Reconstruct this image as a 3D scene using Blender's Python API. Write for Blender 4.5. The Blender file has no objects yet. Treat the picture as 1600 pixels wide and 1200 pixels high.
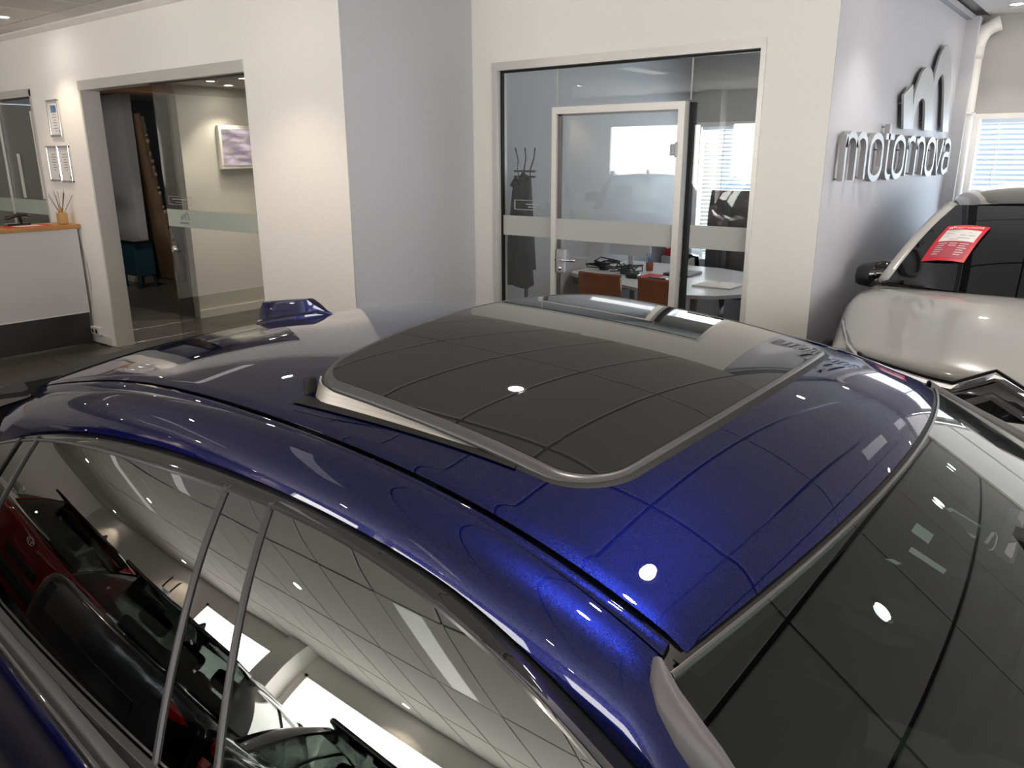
import bpy, bmesh, math, random
import numpy as np
from mathutils import Vector, Matrix
random.seed(7)
C = bpy.context.scene
COL = C.collection
# ------------------------------------------------------------------ camera, world, light, exposure
cam_d = bpy.data.cameras.new('camera'); cam = bpy.data.objects.new('camera', cam_d); COL.objects.link(cam)
F, PITCH, ROLL, AZ, HC = 1221.976, 0.283422748, -0.00348743, -0.904132590, 1.76
cp, sp, cr, sr = math.cos(PITCH), math.sin(PITCH), math.cos(ROLL), math.sin(ROLL)
rt0, up0, fw0 = Vector((1, 0, 0)), Vector((0, sp, cp)), Vector((0, cp, -sp))
rt1, up1 = cr*rt0 + sr*up0, -sr*rt0 + cr*up0
RZ = Matrix(((math.cos(AZ), -math.sin(AZ), 0), (math.sin(AZ), math.cos(AZ), 0), (0, 0, 1)))
RT, UP, FW = RZ @ rt1, RZ @ up1, RZ @ fw0
cam.matrix_world = Matrix(((RT.x, UP.x, -FW.x, 0), (RT.y, UP.y, -FW.y, 0), (RT.z, UP.z, -FW.z, HC), (0, 0, 0, 1)))
cam_d.sensor_width = 36; cam_d.lens = F*36/1600; cam_d.clip_start = 0.02
C.camera = cam
C.view_settings.view_transform = 'Standard'; C.view_settings.look = 'None'
C.view_settings.gamma = 1; C.view_settings.use_curve_mapping = False
C.view_settings.exposure = 1.0
w = bpy.data.worlds.new('world'); C.world = w; w.use_nodes = True
w.node_tree.nodes['Background'].inputs[0].default_value = (0.62, 0.78, 1, 1)
w.node_tree.nodes['Background'].inputs[1].default_value = .55
C.cycles.max_bounces = 10; C.cycles.diffuse_bounces = 5; C.cycles.glossy_bounces = 6
C.cycles.transparent_max_bounces = 16; C.cycles.transmission_bounces = 6
C.cycles.caustics_reflective = False; C.cycles.caustics_refractive = False
C.cycles.sample_clamp_indirect = 4
def area(name, loc, rot, sx, sy, e, col):
    d = bpy.data.lights.new(name, 'AREA'); d.shape = 'RECTANGLE'; d.size = sx; d.size_y = sy; d.energy = e; d.color = col
    o = bpy.data.objects.new(name, d); COL.objects.link(o); o.location = loc; o.rotation_euler = rot
    return o
PI = math.pi
# daylight outside the blinds of the window wall and the office window
area('daylight_window_wall', (8.95, .6, 1.7), (0, PI/2+.15, 0), 2.0, 2.0, 75, (.74, .85, 1))
area('daylight_office', (8.95, 2.8, 1.7), (0, PI/2+.15, 0), 2.0, 2.6, 105, (.88, .94, 1))

# ------------------------------------------------------------------ materials
def nt(name):
    m = bpy.data.materials.new(name); m.use_nodes = True
    t = m.node_tree; return m, t, t.nodes['Principled BSDF'], t.nodes['Material Output']
def mat(name, col, rough=.5, metal=0., coat=0., var=.04, scale=6., bump=0., emit=None, es=0., spec=.5, coat_rough=.02, stretch=(1, 1, 1)):
    m, t, b, o = nt(name); N = t.nodes; L = t.links
    tc = N.new('ShaderNodeTexCoord'); mp = N.new('ShaderNodeMapping'); mp.inputs['Scale'].default_value = stretch
    nz = N.new('ShaderNodeTexNoise'); nz.inputs['Scale'].default_value = scale; nz.inputs['Detail'].default_value = 4
    L.new(tc.outputs['Object'], mp.inputs[0]); L.new(mp.outputs[0], nz.inputs[0])
    rp = N.new('ShaderNodeValToRGB')
    rp.color_ramp.elements[0].position = .3; rp.color_ramp.elements[1].position = .7
    rp.color_ramp.elements[0].color = (*[c*(1-var) for c in col], 1); rp.color_ramp.elements[1].color = (*[min(1, c*(1+var)) for c in col], 1)
    L.new(nz.outputs[0], rp.inputs[0]); L.new(rp.outputs[0], b.inputs['Base Color'])
    b.inputs['Roughness'].default_value = rough; b.inputs['Metallic'].default_value = metal
    b.inputs['Coat Weight'].default_value = coat; b.inputs['Coat Roughness'].default_value = coat_rough
    b.inputs['Specular IOR Level'].default_value = spec
    if bump:
        bp = N.new('ShaderNodeBump'); bp.inputs['Strength'].default_value = bump; bp.inputs['Distance'].default_value = .002
        L.new(nz.outputs[0], bp.inputs['Height']); L.new(bp.outputs[0], b.inputs['Normal'])
    if emit:
        b.inputs['Emission Color'].default_value = (*emit, 1); b.inputs['Emission Strength'].default_value = es
    return m
def paint_flake(name, col, rough=.4, flake=.25, bright=2.2):
    m, t, b, o = nt(name); N = t.nodes; L = t.links
    tc = N.new('ShaderNodeTexCoord'); v = N.new('ShaderNodeTexVoronoi'); v.inputs['Scale'].default_value = 2200
    L.new(tc.outputs['Object'], v.inputs['Vector'])
    rp = N.new('ShaderNodeMix'); rp.data_type = 'RGBA'
    rp.inputs['A'].default_value = (*col, 1); rp.inputs['B'].default_value = (*[min(1, c*bright) for c in col], 1)
    sx = N.new('ShaderNodeSeparateColor'); L.new(v.outputs['Color'], sx.inputs[0]); L.new(sx.outputs[0], rp.inputs['Factor'])
    L.new(rp.outputs['Result'], b.inputs['Base Color'])
    # tilt each flake a little round the surface normal
    ge = N.new('ShaderNodeNewGeometry'); su = N.new('ShaderNodeVectorMath'); su.operation = 'SUBTRACT'; su.inputs[1].default_value = (.5, .5, .5)
    L.new(v.outputs['Color'], su.inputs[0])
    sc = N.new('ShaderNodeVectorMath'); sc.operation = 'SCALE'; sc.inputs['Scale'].default_value = flake; L.new(su.outputs[0], sc.inputs[0])
    ad = N.new('ShaderNodeVectorMath'); L.new(ge.outputs['Normal'], ad.inputs[0]); L.new(sc.outputs[0], ad.inputs[1])
    no = N.new('ShaderNodeVectorMath'); no.operation = 'NORMALIZE'; L.new(ad.outputs[0], no.inputs[0]); L.new(no.outputs[0], b.inputs['Normal'])
    b.inputs['Metallic'].default_value = .9; b.inputs['Roughness'].default_value = rough
    b.inputs['Coat Weight'].default_value = 1; b.inputs['Coat Roughness'].default_value = 0.005; b.inputs['Coat IOR'].default_value = 1.58; b.inputs['Specular Tint'].default_value = (.07, .10, .32, 1) if col[2] > col[0] else (.5, .03, .03, 1)
    return m
def glass(name, tint, ior=1.5, gloss=(1, 1, 1), rough=0.0):
    m = bpy.data.materials.new(name); m.use_nodes = True; t = m.node_tree; N = t.nodes; L = t.links; N.clear()
    o = N.new('ShaderNodeOutputMaterial'); tr = N.new('ShaderNodeBsdfTransparent'); gl = N.new('ShaderNodeBsdfGlossy')
    tr.inputs[0].default_value = (*tint, 1); gl.inputs[0].default_value = (*gloss, 1); gl.inputs['Roughness'].default_value = rough
    nz = N.new('ShaderNodeTexNoise'); nz.inputs['Scale'].default_value = 1.5
    mr = N.new('ShaderNodeMapRange'); mr.inputs['To Min'].default_value = ior*.995; mr.inputs['To Max'].default_value = ior*1.005
    fr = N.new('ShaderNodeFresnel'); mx = N.new('ShaderNodeMixShader')
    L.new(nz.outputs[0], mr.inputs[0]); L.new(mr.outputs[0], fr.inputs[0])
    # same reflectance from both faces of the sheet: the back-face flag only flips the index
    ge = N.new('ShaderNodeNewGeometry'); dv = N.new('ShaderNodeMath'); dv.operation = 'DIVIDE'; dv.inputs[0].default_value = 1.0
    L.new(mr.outputs[0], dv.inputs[1])
    sw = N.new('ShaderNodeMix'); L.new(ge.outputs['Backfacing'], sw.inputs['Factor']); L.new(mr.outputs[0], sw.inputs['A'])
    L.new(dv.outputs[0], sw.inputs['B']); L.new(sw.outputs[0], fr.inputs[0])
    L.new(fr.outputs[0], mx.inputs[0]); L.new(tr.outputs[0], mx.inputs[1]); L.new(gl.outputs[0], mx.inputs[2]); L.new(mx.outputs[0], o.inputs[0])
    return m
M = dict(
    white_wall=mat('white_wall', (.86, .835, .795), .75, var=.015, bump=.05, scale=40),
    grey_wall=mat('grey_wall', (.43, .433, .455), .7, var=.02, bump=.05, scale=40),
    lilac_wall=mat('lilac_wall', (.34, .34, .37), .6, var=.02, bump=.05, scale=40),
    beige_wall=mat('beige_wall', (.62, .59, .54), .75, var=.02, bump=.05, scale=40),
    dark_wall=mat('dark_wall', (.15, .16, .19), .75, var=.03),
    ceiling=mat('ceiling_tile', (.70, .68, .65), .85, var=.02, bump=.1, scale=120),
    ceiling_back=mat('ceiling_grid', (.16, .155, .15), .3, spec=.8),
    window_wall=mat('window_wall_paint', (.40, .39, .38), .6, var=.02),
    soffit=mat('brown_soffit', (.42, .22, .13), .6),
    floor=mat('floor_base', (.05, .046, .042), .35, var=.1),
    floor_tile=mat('floor_tile', (.062, .055, .05), .28, var=.25, scale=4),
    trim=mat('white_trim', (.78, .75, .71), .5),
    alu=mat('aluminium_frame', (.66, .64, .61), .38, metal=.35, var=.03, stretch=(1, 1, 12)),
    silver=mat('silver_sheet', (.40, .405, .41), .5, metal=.6, var=.05),
    silver_side=mat('silver_letter', (.30, .30, .305), .45, metal=.5),
    chrome=mat('chrome', (.75, .75, .76), .08, metal=1, var=.02),
    grey_strip=mat('grey_chrome', (.13, .125, .125), .3, metal=.8, var=.04),
    brushed=mat('brushed_metal', (.60, .57, .52), .36, metal=.9, var=.12, scale=30, stretch=(1, .15, 8)),
    black=mat('black_gloss', (.008, .008, .008), .06, coat=.6, var=.2),
    black_trim=mat('black_piano_trim', (.010, .010, .009), .03, coat=.8, var=.1, coat_rough=.0),
    rubber=mat('black_rubber', (.010, .010, .010), .5, var=.2, spec=.2),
    seal=mat('dark_seal', (.045, .045, .047), .35, metal=.3, var=.1),
    plastic=mat('grey_plastic', (.062, .058, .062), .42, var=.06, bump=.1, scale=300),
    sensor=mat('sensor_cover_grey', (.34, .36, .36), .6, var=.03),
    frame_grey=mat('sunroof_frame_grey', (.040, .038, .040), .32, var=.05),
    cloth=mat('dark_cloth', (.022, .024, .026), .85, var=.2, scale=60, bump=.3),
    dash=mat('dash_grey', (.07, .075, .075), .6, var=.1),
    lining=mat('roof_lining', (.035, .038, .037), .9, var=.05),
    wood=mat('beech_wood', (.50, .23, .07), .4, var=.18, scale=5, stretch=(1, 12, 12)),
    counter=mat('counter_front', (.62, .60, .62), .55, var=.015),
    leather=mat('tan_leather', (.26, .075, .025), .45, var=.12, scale=12, bump=.2),
    desk=mat('white_desk', (.62, .63, .66), .3, var=.02),
    red=paint_flake('red_paint', (.10, .002, .004), .35),
    blackpaint=mat('black_paint', (.004, .004, .005), .2, coat=1),
    whitepaint=mat('white_paint', (.42, .415, .40), .25, coat=1, var=.01, coat_rough=.01),
    blue=paint_flake('blue_paint', (.0009, .0022, .034), .33, .22, 3.2),
    redplastic=mat('red_lens', (.35, .004, .004), .1, coat=1, emit=(1, .02, .02), es=.02),
    lamp=mat('headlamp', (.7, .7, .72), .1, metal=.8),
    sun_glass=mat('dark_roof_glass', (.010, .010, .010), .02, var=.1, coat=.2, coat_rough=0),
    side_glass=glass('privacy_glass', (.018, .022, .020), 2.75),
    front_glass=glass('front_door_glass', (.16, .21, .185), 2.75, (.98, 1, .97)),
    windshield=glass('windshield_glass', (.33, .40, .38), 1.62),
    car_glass=glass('tinted_car_glass', (.50, .53, .51), 1.55),
    dark_glass=glass('dark_car_glass', (.05, .06, .06), 1.6),
    pane=glass('clear_pane', (.93, .94, .93), 1.6),
    door_pane=glass('green_pane', (.915, .92, .90), 1.6),
    frost=mat('frosted_film', (.50, .50, .48), .7, var=.02),
    frost_l=mat('frosted_film_green', (.42, .46, .41), .7, var=.02),
    fill_blind=mat('fill_light_blind', (.8, .78, .74), .8, var=.02, emit=(1, .975, .94), es=5.6),  # glow of the unseen front blinds, added as fill light
    roller_soft=mat('lit_roller_blind_soft', (.8, .78, .75), .8, var=.02, emit=(.97, .98, 1), es=.40),
    roller_back=mat('lit_roller_blind_back', (.8, .78, .74), .8, var=.02, emit=(1, .97, .93), es=5.2),
    paper=mat('paper', (.72, .71, .70), .7, var=.03),
    ink=mat('print_ink', (.20, .20, .22), .7), redpaper=mat('red_card', (.62, .012, .03), .45, var=.04),
    pinkpaper=mat('faded_red_card', (.38, .05, .075), .5, var=.05),
    blueink=mat('blue_picture', (.10, .18, .36), .5, var=.5, scale=30),
    amber=mat('amber_bottle', (.52, .30, .10), .15, coat=.5, var=.1),
    cab=mat('blue_cabinet', (.025, .085, .125), .5, var=.06),
    card=mat('cardboard', (.23, .15, .085), .85, var=.12, scale=9, bump=.3),
    cardedge=mat('torn_cardboard_edge', (.45, .35, .24), .9, var=.2, scale=60),
    fluor=mat('light_panel', (.8, .8, .78), .4, emit=(1, .98, .95), es=.35),
    disc=mat('downlight_lens', (1, 1, 1), .3, emit=(1, .93, .84), es=60),
    cable=mat('black_cable', (.012, .012, .012), .5),
    bluebind=mat('blue_binder', (.03, .25, .45), .5), plinth=mat('plinth_tile', (.030, .028, .028), .3, var=.2, scale=5),
    tan=mat('sun_visor', (.10, .11, .105), .8, var=.04),
    clothdark=mat('coat_wool', (.028, .026, .026), .9, var=.3, scale=25, bump=.4),
    pipe=mat('painted_pipe', (.60, .585, .56), .45, var=.03),
)
def slat_mat():
    m, t, b, o = nt('venetian_slat'); N = t.nodes; L = t.links
    nz = N.new('ShaderNodeTexNoise'); nz.inputs['Scale'].default_value = 3
    rp = N.new('ShaderNodeValToRGB'); rp.color_ramp.elements[0].color = (.70, .74, .80, 1); rp.color_ramp.elements[1].color = (.78, .80, .84, 1)
    L.new(nz.outputs[0], rp.inputs[0]); tl = N.new('ShaderNodeBsdfTranslucent'); mx = N.new('ShaderNodeMixShader'); mx.inputs[0].default_value = .35
    L.new(rp.outputs[0], b.inputs['Base Color']); L.new(rp.outputs[0], tl.inputs[0]); b.inputs['Roughness'].default_value = .4
    L.new(b.outputs[0], mx.inputs[1]); L.new(tl.outputs[0], mx.inputs[2]); L.new(mx.outputs[0], o.inputs[0]); return m
M['blind'] = slat_mat()
def tv_mat():
    m, t, b, o = nt('screen_picture'); N = t.nodes; L = t.links
    tc = N.new('ShaderNodeTexCoord'); mp = N.new('ShaderNodeMapping'); mp.inputs['Scale'].default_value = (5, 1, 14)
    nz = N.new('ShaderNodeTexNoise'); nz.inputs['Scale'].default_value = 1.0
    rp = N.new('ShaderNodeValToRGB'); e = rp.color_ramp.elements
    e[0].position = .35; e[0].color = (.16, .13, .25, 1); e[1].position = .65; e[1].color = (.75, .62, .78, 1)
    k = rp.color_ramp.elements.new(.5); k.color = (.40, .30, .32, 1)
    L.new(tc.outputs['Object'], mp.inputs[0]); L.new(mp.outputs[0], nz.inputs[0]); L.new(nz.outputs[0], rp.inputs[0])
    L.new(rp.outputs[0], b.inputs['Emission Color']); b.inputs['Emission Strength'].default_value = .8; b.inputs['Base Color'].default_value = (.02, .02, .02, 1)
    return m
M['tv'] = tv_mat()

# ------------------------------------------------------------------ helpers
def link(name, me, m=None, parent=None, kind=None):
    o = bpy.data.objects.new(name, me); COL.objects.link(o)
    if m is not None and len(me.materials) == 0: me.materials.append(M[m] if isinstance(m, str) else m)
    if parent is not None:
        o.parent = parent
        if parent.get('_root'):            # children of a thing's Empty are built in world space
            q = list(parent['_inv']); o.matrix_parent_inverse = Matrix([q[i*4:i*4+4] for i in range(4)])
    if kind: o['kind'] = kind
    return o
def tag(o, label, cat, group=None):
    o['label'] = label; o['category'] = cat
    if group: o['group'] = group
    return o
def root(name, loc, label, cat, group=None, rot=0.0, local=False):
    o = bpy.data.objects.new(name, None); COL.objects.link(o); o.location = loc; o.rotation_euler = (0, 0, rot)
    o.empty_display_size = .1
    tag(o, label, cat, group)
    if not local:
        mi = (Matrix.Translation(loc) @ Matrix.Rotation(rot, 4, 'Z')).inverted()
        o['_root'] = 1; o['_inv'] = [v for r in mi for v in r]
    return o
def mesh(name, V, Fc, m=None, parent=None, kind=None, smooth=False):
    me = bpy.data.meshes.new(name); me.from_pydata([tuple(map(float, v)) for v in V], [], [tuple(f) for f in Fc]); me.update()
    if smooth: me.polygons.foreach_set('use_smooth', [True]*len(me.polygons))
    return link(name, me, m, parent, kind)
def frombm(name, bm, m=None, parent=None, kind=None, smooth=False):
    bmesh.ops.recalc_face_normals(bm, faces=bm.faces)
    me = bpy.data.meshes.new(name); bm.to_mesh(me); bm.free()
    if smooth: me.polygons.foreach_set('use_smooth', [True]*len(me.polygons))
    return link(name, me, m, parent, kind)
def bbox(bm, lo, hi, bev=0.0, seg=2):
    c = [(a+b)/2 for a, b in zip(lo, hi)]; s = [abs(b-a) for a, b in zip(lo, hi)]
    r = bmesh.ops.create_cube(bm, size=1, matrix=Matrix.Translation(c) @ Matrix.Diagonal((*s, 1)))
    if bev:
        es = list({e for v in r['verts'] for e in v.link_edges})
        bmesh.ops.bevel(bm, geom=es, offset=min(bev, min(s)*.45), segments=seg, affect='EDGES', profile=.5)
def box(name, lo, hi, m, parent=None, kind=None, bev=0.0):
    bm = bmesh.new(); bbox(bm, lo, hi, bev); return frombm(name, bm, m, parent, kind)
def boxes(name, L, m, parent=None, kind=None, bev=0.0):
    bm = bmesh.new()
    for lo, hi in L: bbox(bm, lo, hi, bev)
    return frombm(name, bm, m, parent, kind)
def solid(o, th, off=-1):
    md = o.modifiers.new('thickness', 'SOLIDIFY'); md.thickness = th; md.offset = off
    es_ = o.modifiers.new('crisp_rim', 'EDGE_SPLIT'); es_.split_angle = math.radians(40); return o
def grid(name, P, m, parent=None, smooth=True, th=0, flip=False, mask=None):
    P = np.asarray(P, float); a, b, _ = P.shape
    V = P.reshape(-1, 3); Fc = []
    for i in range(a-1):
        for j in range(b-1):
            if mask is not None and not mask(i, j): continue
            f = (i*b+j, (i+1)*b+j, (i+1)*b+j+1, i*b+j+1)
            Fc.append(f[::-1] if flip else f)
    o = mesh(name, V, Fc, m, parent, smooth=smooth)
    if th: solid(o, th)
    return o
def sweep(name, path, prof, m, parent=None, upv=(0, 0, 1), closed=False, smooth=True, cap=True):
    """prof: list of (side, up) offsets swept along path"""
    path = [Vector(p) for p in path]; n = len(path); k = len(prof); V = []; Fc = []
    for i, p in enumerate(path):
        if closed: t = path[(i+1) % n]-path[i-1]
        else: t = path[min(i+1, n-1)]-path[max(i-1, 0)]
        t.normalize(); s = t.cross(Vector(upv)); s.normalize(); u = s.cross(t)
        for a, b in prof: V.append(p+s*a+u*b)
    for i in range(n if closed else n-1):
        for j in range(k):
            a, b = i*k+j, i*k+(j+1) % k; c, d = ((i+1) % n)*k+(j+1) % k, ((i+1) % n)*k+j
            Fc.append((a, b, c, d))
    if cap and not closed: Fc += [tuple(range(k))[::-1], tuple(range((n-1)*k, n*k))]
    o = mesh(name, V, Fc, m, parent, smooth=smooth)
    bm = bmesh.new(); bm.from_mesh(o.data); bmesh.ops.recalc_face_normals(bm, faces=bm.faces); bm.to_mesh(o.data); bm.free()
    return o
def circ(r, n=8, ry=None): return [(r*math.cos(2*PI*i/n), (ry or r)*math.sin(2*PI*i/n)) for i in range(n)]
def lathe(name, prof, m, parent=None, loc=(0, 0, 0), axis='Z', n=20, smooth=True):
    V = []; Fc = []; k = len(prof)
    for i in range(n):
        a = 2*PI*i/n
        for r, z in prof:
            p = (r*math.cos(a), r*math.sin(a), z)
            if axis == 'Y': p = (p[0], p[2], p[1])
            if axis == 'X': p = (p[2], p[0], p[1])
            V.append((p[0]+loc[0], p[1]+loc[1], p[2]+loc[2]))
    for i in range(n):
        for j in range(k-1): Fc.append((i*k+j, ((i+1) % n)*k+j, ((i+1) % n)*k+j+1, i*k+j+1))
    bm = bmesh.new(); me = bpy.data.meshes.new(name); me.from_pydata(V, [], Fc); bm.from_mesh(me)
    bmesh.ops.remove_doubles(bm, verts=bm.verts, dist=1e-6); bpy.data.meshes.remove(me)
    return frombm(name, bm, m, parent, smooth=smooth)
def prism(name, outline, y0, y1, m, parent=None, plane='XZ', bev=0.0):
    """extrude a 2-D outline (x,z) between two y values"""
    bm = bmesh.new(); vs = []
    for x, z in outline: vs.append(bm.verts.new((x, y0, z) if plane == 'XZ' else (y0, x, z)))
    f = bm.faces.new(vs); r = bmesh.ops.extrude_face_region(bm, geom=[f])
    d = Vector((0, y1-y0, 0)) if plane == 'XZ' else Vector((y1-y0, 0, 0))
    bmesh.ops.translate(bm, vec=d, verts=[g for g in r['geom'] if isinstance(g, bmesh.types.BMVert)])
    bmesh.ops.triangulate(bm, faces=[f for f in bm.faces if len(f.verts) > 4])
    return frombm(name, bm, m, parent)
def text(name, s, size, m, parent=None, mw=Matrix(), ext=.001, sx=1.0):
    cu = bpy.data.curves.new(name, 'FONT'); cu.body = s; cu.size = size; cu.extrude = ext; cu.align_x = 'LEFT'
    tmp = bpy.data.objects.new(name, cu); COL.objects.link(tmp)
    dg = bpy.context.evaluated_depsgraph_get(); me = bpy.data.meshes.new_from_object(tmp.evaluated_get(dg))
    bpy.data.objects.remove(tmp); me.transform(mw @ Matrix.Diagonal((sx, 1, 1, 1))); me.materials.clear()
    return link(name, me, m, parent)

# ------------------------------------------------------------------ the room
XL, XG, XE, XB = 3.43, 4.65, 8.3, -5.0        # left wall, glass partition, window wall, back wall (planes)
YP, YO, YF, YR = 4.03, 1.43, -6.0, 14.6       # pillar face, logo wall, front, rear
ZC = 2.9
floor = box('floor', (XB-.2, YF-.2, -.12), (XE+.2, 15.2, -.012), 'floor', kind='structure')
tile = None
def piece(proto, name, loc, parent):
    o = proto.copy(); o.name = name; COL.objects.link(o); o.parent = parent; o.location = loc; return o
bm = bmesh.new(); bbox(bm, (-.298, -.298, -.012), (.298, .298, 0), .003, 1)
t0 = frombm('tile', bm, 'floor_tile', floor)
first = True
for i in range(-4, 6):
    for j in range(0, 12):
        x, y = 3.12+.6*i, 5.5+.6*j
        if i < 1 and (y > 7.8 or y < 5.2): continue
        if i < 0 and x < 1.9: continue
        if first: t0.location = (x, y, 0); first = False
        else: piece(t0, 'tile', (x, y, 0), floor)
# ceiling: grid of 1.2 x 0.6 tiles
ceil = box('ceiling', (XB-.2, YF-.2, ZC+.014), (XE+.2, 15.2, ZC+.16), 'ceiling_back', kind='structure')
GX0, GY0 = 2.0, .1
bm = bmesh.new(); bbox(bm, (-.588, -.288, 0), (.588, .288, .014), .004, 1)
ct = frombm('tile', bm, 'ceiling', ceil)
far = []; first = True
panels = [(2, -1), (4, -1), (-4, 4), (-3, 9), (-4, 13), (-2, 4), (0, 9), (-1, 13)]
lights = [(2.55, 1.95), (1.6, .42), (.62, .40), (2.66, 4.42), (5.12, .92), (7.77, 1.04), (2.67, -.78), (5.0, -.78), (7.2, -.78), (-2.35, 4.5),
          (-4.62, 4.5), (-2.4, 7.8), (3.0, 7.79), (-2.4, 10.6), (-4.6, 13.0), (-4.6, 9.6), (.2, 4.5), (.2, 7.8), (-4.6, 1.6), (-2.4, 1.2), (.2, 10.6), (.3, -2.4), (2.8, -3.4), (5.2, -3.4), (-2.4, -2.4)]
for i in range(-6, 6):
    for j in range(-11, 25):
        x0, x1 = GX0+1.2*i, GX0+1.2*(i+1); y = GY0+.6*j+.3
        if y > 14.5: continue
        lim = XL if y > YP else (XG if y > YO else XE)
        a, b = max(x0, XB), min(x1, lim)
        if b-a < .15: continue
        if (i, j) in panels: continue
        xc_, sx_ = (a+b)/2, (b-a)/1.2
        if y < -3.4 or y > 12.5: far.append((xc_, y, sx_)); continue
        if first: o = ct; first = False
        else: o = ct.copy(); o.name = 'tile'; COL.objects.link(o); o.parent = ceil
        o.location = (xc_, y, ZC); o.scale = (sx_, 1, 1)
bm = bmesh.new()
for x, y, s in far: bbox(bm, (x-.588*s, y-.288, ZC), (x+.588*s, y+.288, ZC+.014))
frombm('far_tiles', bm, 'ceiling', ceil, kind='stuff')
for n, (i, j) in enumerate(panels):
    x, y = GX0+1.2*(i+.5), GY0+.6*j+.3
    r = root('ceiling_light', (x, y, ZC), 'pale rectangular light panel set in the tiled showroom ceiling', 'light', 'ceiling light panels')
    boxes('frame', [((x-.595, y-.295, ZC-.001), (x+.595, y-.13, ZC+.013)), ((x-.595, y+.13, ZC-.001), (x+.595, y+.295, ZC+.013)),
                    ((x-.597, y-.13, ZC-.004), (x-.58, y+.13, ZC+.013)), ((x+.58, y-.13, ZC-.004), (x+.597, y+.13, ZC+.013))], 'ceiling', r)
    box('diffuser', (x-.58, y-.13, ZC+.002), (x+.58, y+.13, ZC+.012), 'fluor', r)
def downlight(x, y, z, label, e=24, col=(1, .88, .74), blend=.55, ang=95, aim=None, group='recessed downlights'):
    r = root('downlight', (x, y, z), label, 'light', group)
    lathe('trim_ring', [(.044, -.002), (.047, -.006), (.058, -.005), (.062, 0), (.044, 0)], 'trim', r, (x, y, z), n=24)
    lathe('lens', [(0, -.0015), (.044, -.0015), (.044, 0), (0, 0)], 'disc', r, (x, y, z), n=24)
    d = bpy.data.lights.new('downlight_beam', 'SPOT'); d.energy = e; d.color = col; d.spot_size = math.radians(ang); d.spot_blend = blend; d.shadow_soft_size = .04
    o = bpy.data.objects.new('downlight_beam', d); COL.objects.link(o); o.parent = r; o.location = (0, 0, -.02)
    if aim: o.rotation_euler = aim
for (x, y) in lights:
    lab = 'small round downlight recessed in the tiled showroom ceiling'
    grp = 'recessed downlights'
    if (x, y) == (7.77, 1.04): lab, grp = 'bright recessed downlight at the top right corner in front of the window wall', None
    if (x, y) == (3.0, 7.79): lab, grp = 'bright recessed downlight above the reception counter, at the top left edge', None
    warm = (1, .80, .60) if x < 3.2 and y > 3 else (1, .90, .80)
    downlight(x, y, ZC, lab, {(1.6, .42): 8, (.62, .40): 52, (3.0, 7.79): 18, (7.77, 1.04): 12, (5.12, .92): 26, (2.66, 4.42): 24}.get((x, y), 44 if x < 3.2 and y > 3 else 24), warm, group=grp)
# walls (boxes with openings)
T = .13
boxes('wall_left', [((XL, YP, 0), (XL+T, 5.06, ZC)), ((XL, 5.06, 2.405), (XL+T, 7.57, ZC)), ((XL, 7.57, 0), (XL+T, 8.56, ZC)),
                    ((XL, 8.56, 2.39), (XL+T, 11.2, ZC)), ((XL, 8.56, 0), (XL+T, 11.2, .95)), ((XL, 11.2, 0), (XL+T, 15, ZC))], 'white_wall', kind='structure')
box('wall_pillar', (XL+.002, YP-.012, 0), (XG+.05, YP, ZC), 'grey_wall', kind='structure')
G0, G1, GT = 1.815, 3.825, 2.40
boxes('wall_partition', [((XG, YO+.002, 0), (XG+.12, G0, ZC)), ((XG, G1, 0), (XG+.12, YP, ZC)), ((XG, G0, GT), (XG+.12, G1, ZC))], 'white_wall', kind='structure')
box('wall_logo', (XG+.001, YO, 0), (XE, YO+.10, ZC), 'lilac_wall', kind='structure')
WZ0, WZ1 = .62, 2.06
boxes('wall_window', [((XE, YF, 0), (XE+.2, 4.2, WZ0)), ((XE, -.05, WZ1+.04), (XE+.2, 4.2, 3.05)), ((XE, -4.85, 2.86), (XE+.2, -.05, 3.05)), ((XE, 1.29, WZ0), (XE+.2, 1.62, WZ1+.04)),
                      ((XE, 3.95, WZ0), (XE+.2, 4.2, WZ1+.04)), ((XE, -.12, WZ0), (XE+.2, -.05, 2.86)), ((XE, YF, WZ0), (XE+.2, -4.85, 3.05))], 'window_wall', kind='structure')
BW = [(6.72, 8.75), (2.6, 6.2), (-1.4, 2.0)]
bl = [((XB-.2, YF, 0), (XB, YR, .85)), ((XB-.2, YF, 2.38), (XB, YR, ZC))]
ys = [YF, -1.4, 2.0, 2.6, 6.2, 6.72, 8.75, 9.6, 10.0, YR]
for a, b in ((YF, -1.4), (2.0, 2.6), (6.2, 6.72), (8.75, 9.7), (10.05, YR)): bl.append(((XB-.2, a, .85), (XB, b, 2.38)))
boxes('wall_back', bl, 'white_wall', kind='structure')
FW_ = [(-4.4, -1.6), (-1.2, 1.6), (2.0, 4.8), (5.2, 7.9)]  # front windows out of view, added to raise the room's light
boxes('wall_front', [((XB-.2, YF-.2, 0), (XE+.2, YF, .7)), ((XB-.2, YF-.2, 2.5), (XE+.2, YF, ZC)), ((XB-.2, YF-.2, .7), (-4.4, YF, 2.5)), ((-1.6, YF-.2, .7), (-1.2, YF, 2.5)), ((1.6, YF-.2, .7), (2.0, YF, 2.5)), ((4.8, YF-.2, .7), (5.2, YF, 2.5)), ((7.9, YF-.2, .7), (XE+.2, YF, 2.5))], 'white_wall', kind='structure')
for n, (a, b) in enumerate(FW_):
    fr = boxes('window_%d' % (n+9), [((a, YF-.12, .7), (a+.06, YF+.01, 2.5)), ((b-.06, YF-.12, .7), (b, YF+.01, 2.5)), ((a, YF-.12, .7), (b, YF+.01, .76)), ((a, YF-.12, 2.44), (b, YF+.01, 2.5))], 'trim', kind='structure')
    box('roller_blind', (a+.06, YF-.06, .77), (b-.06, YF-.05, 2.44), 'fill_blind', fr)
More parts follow.
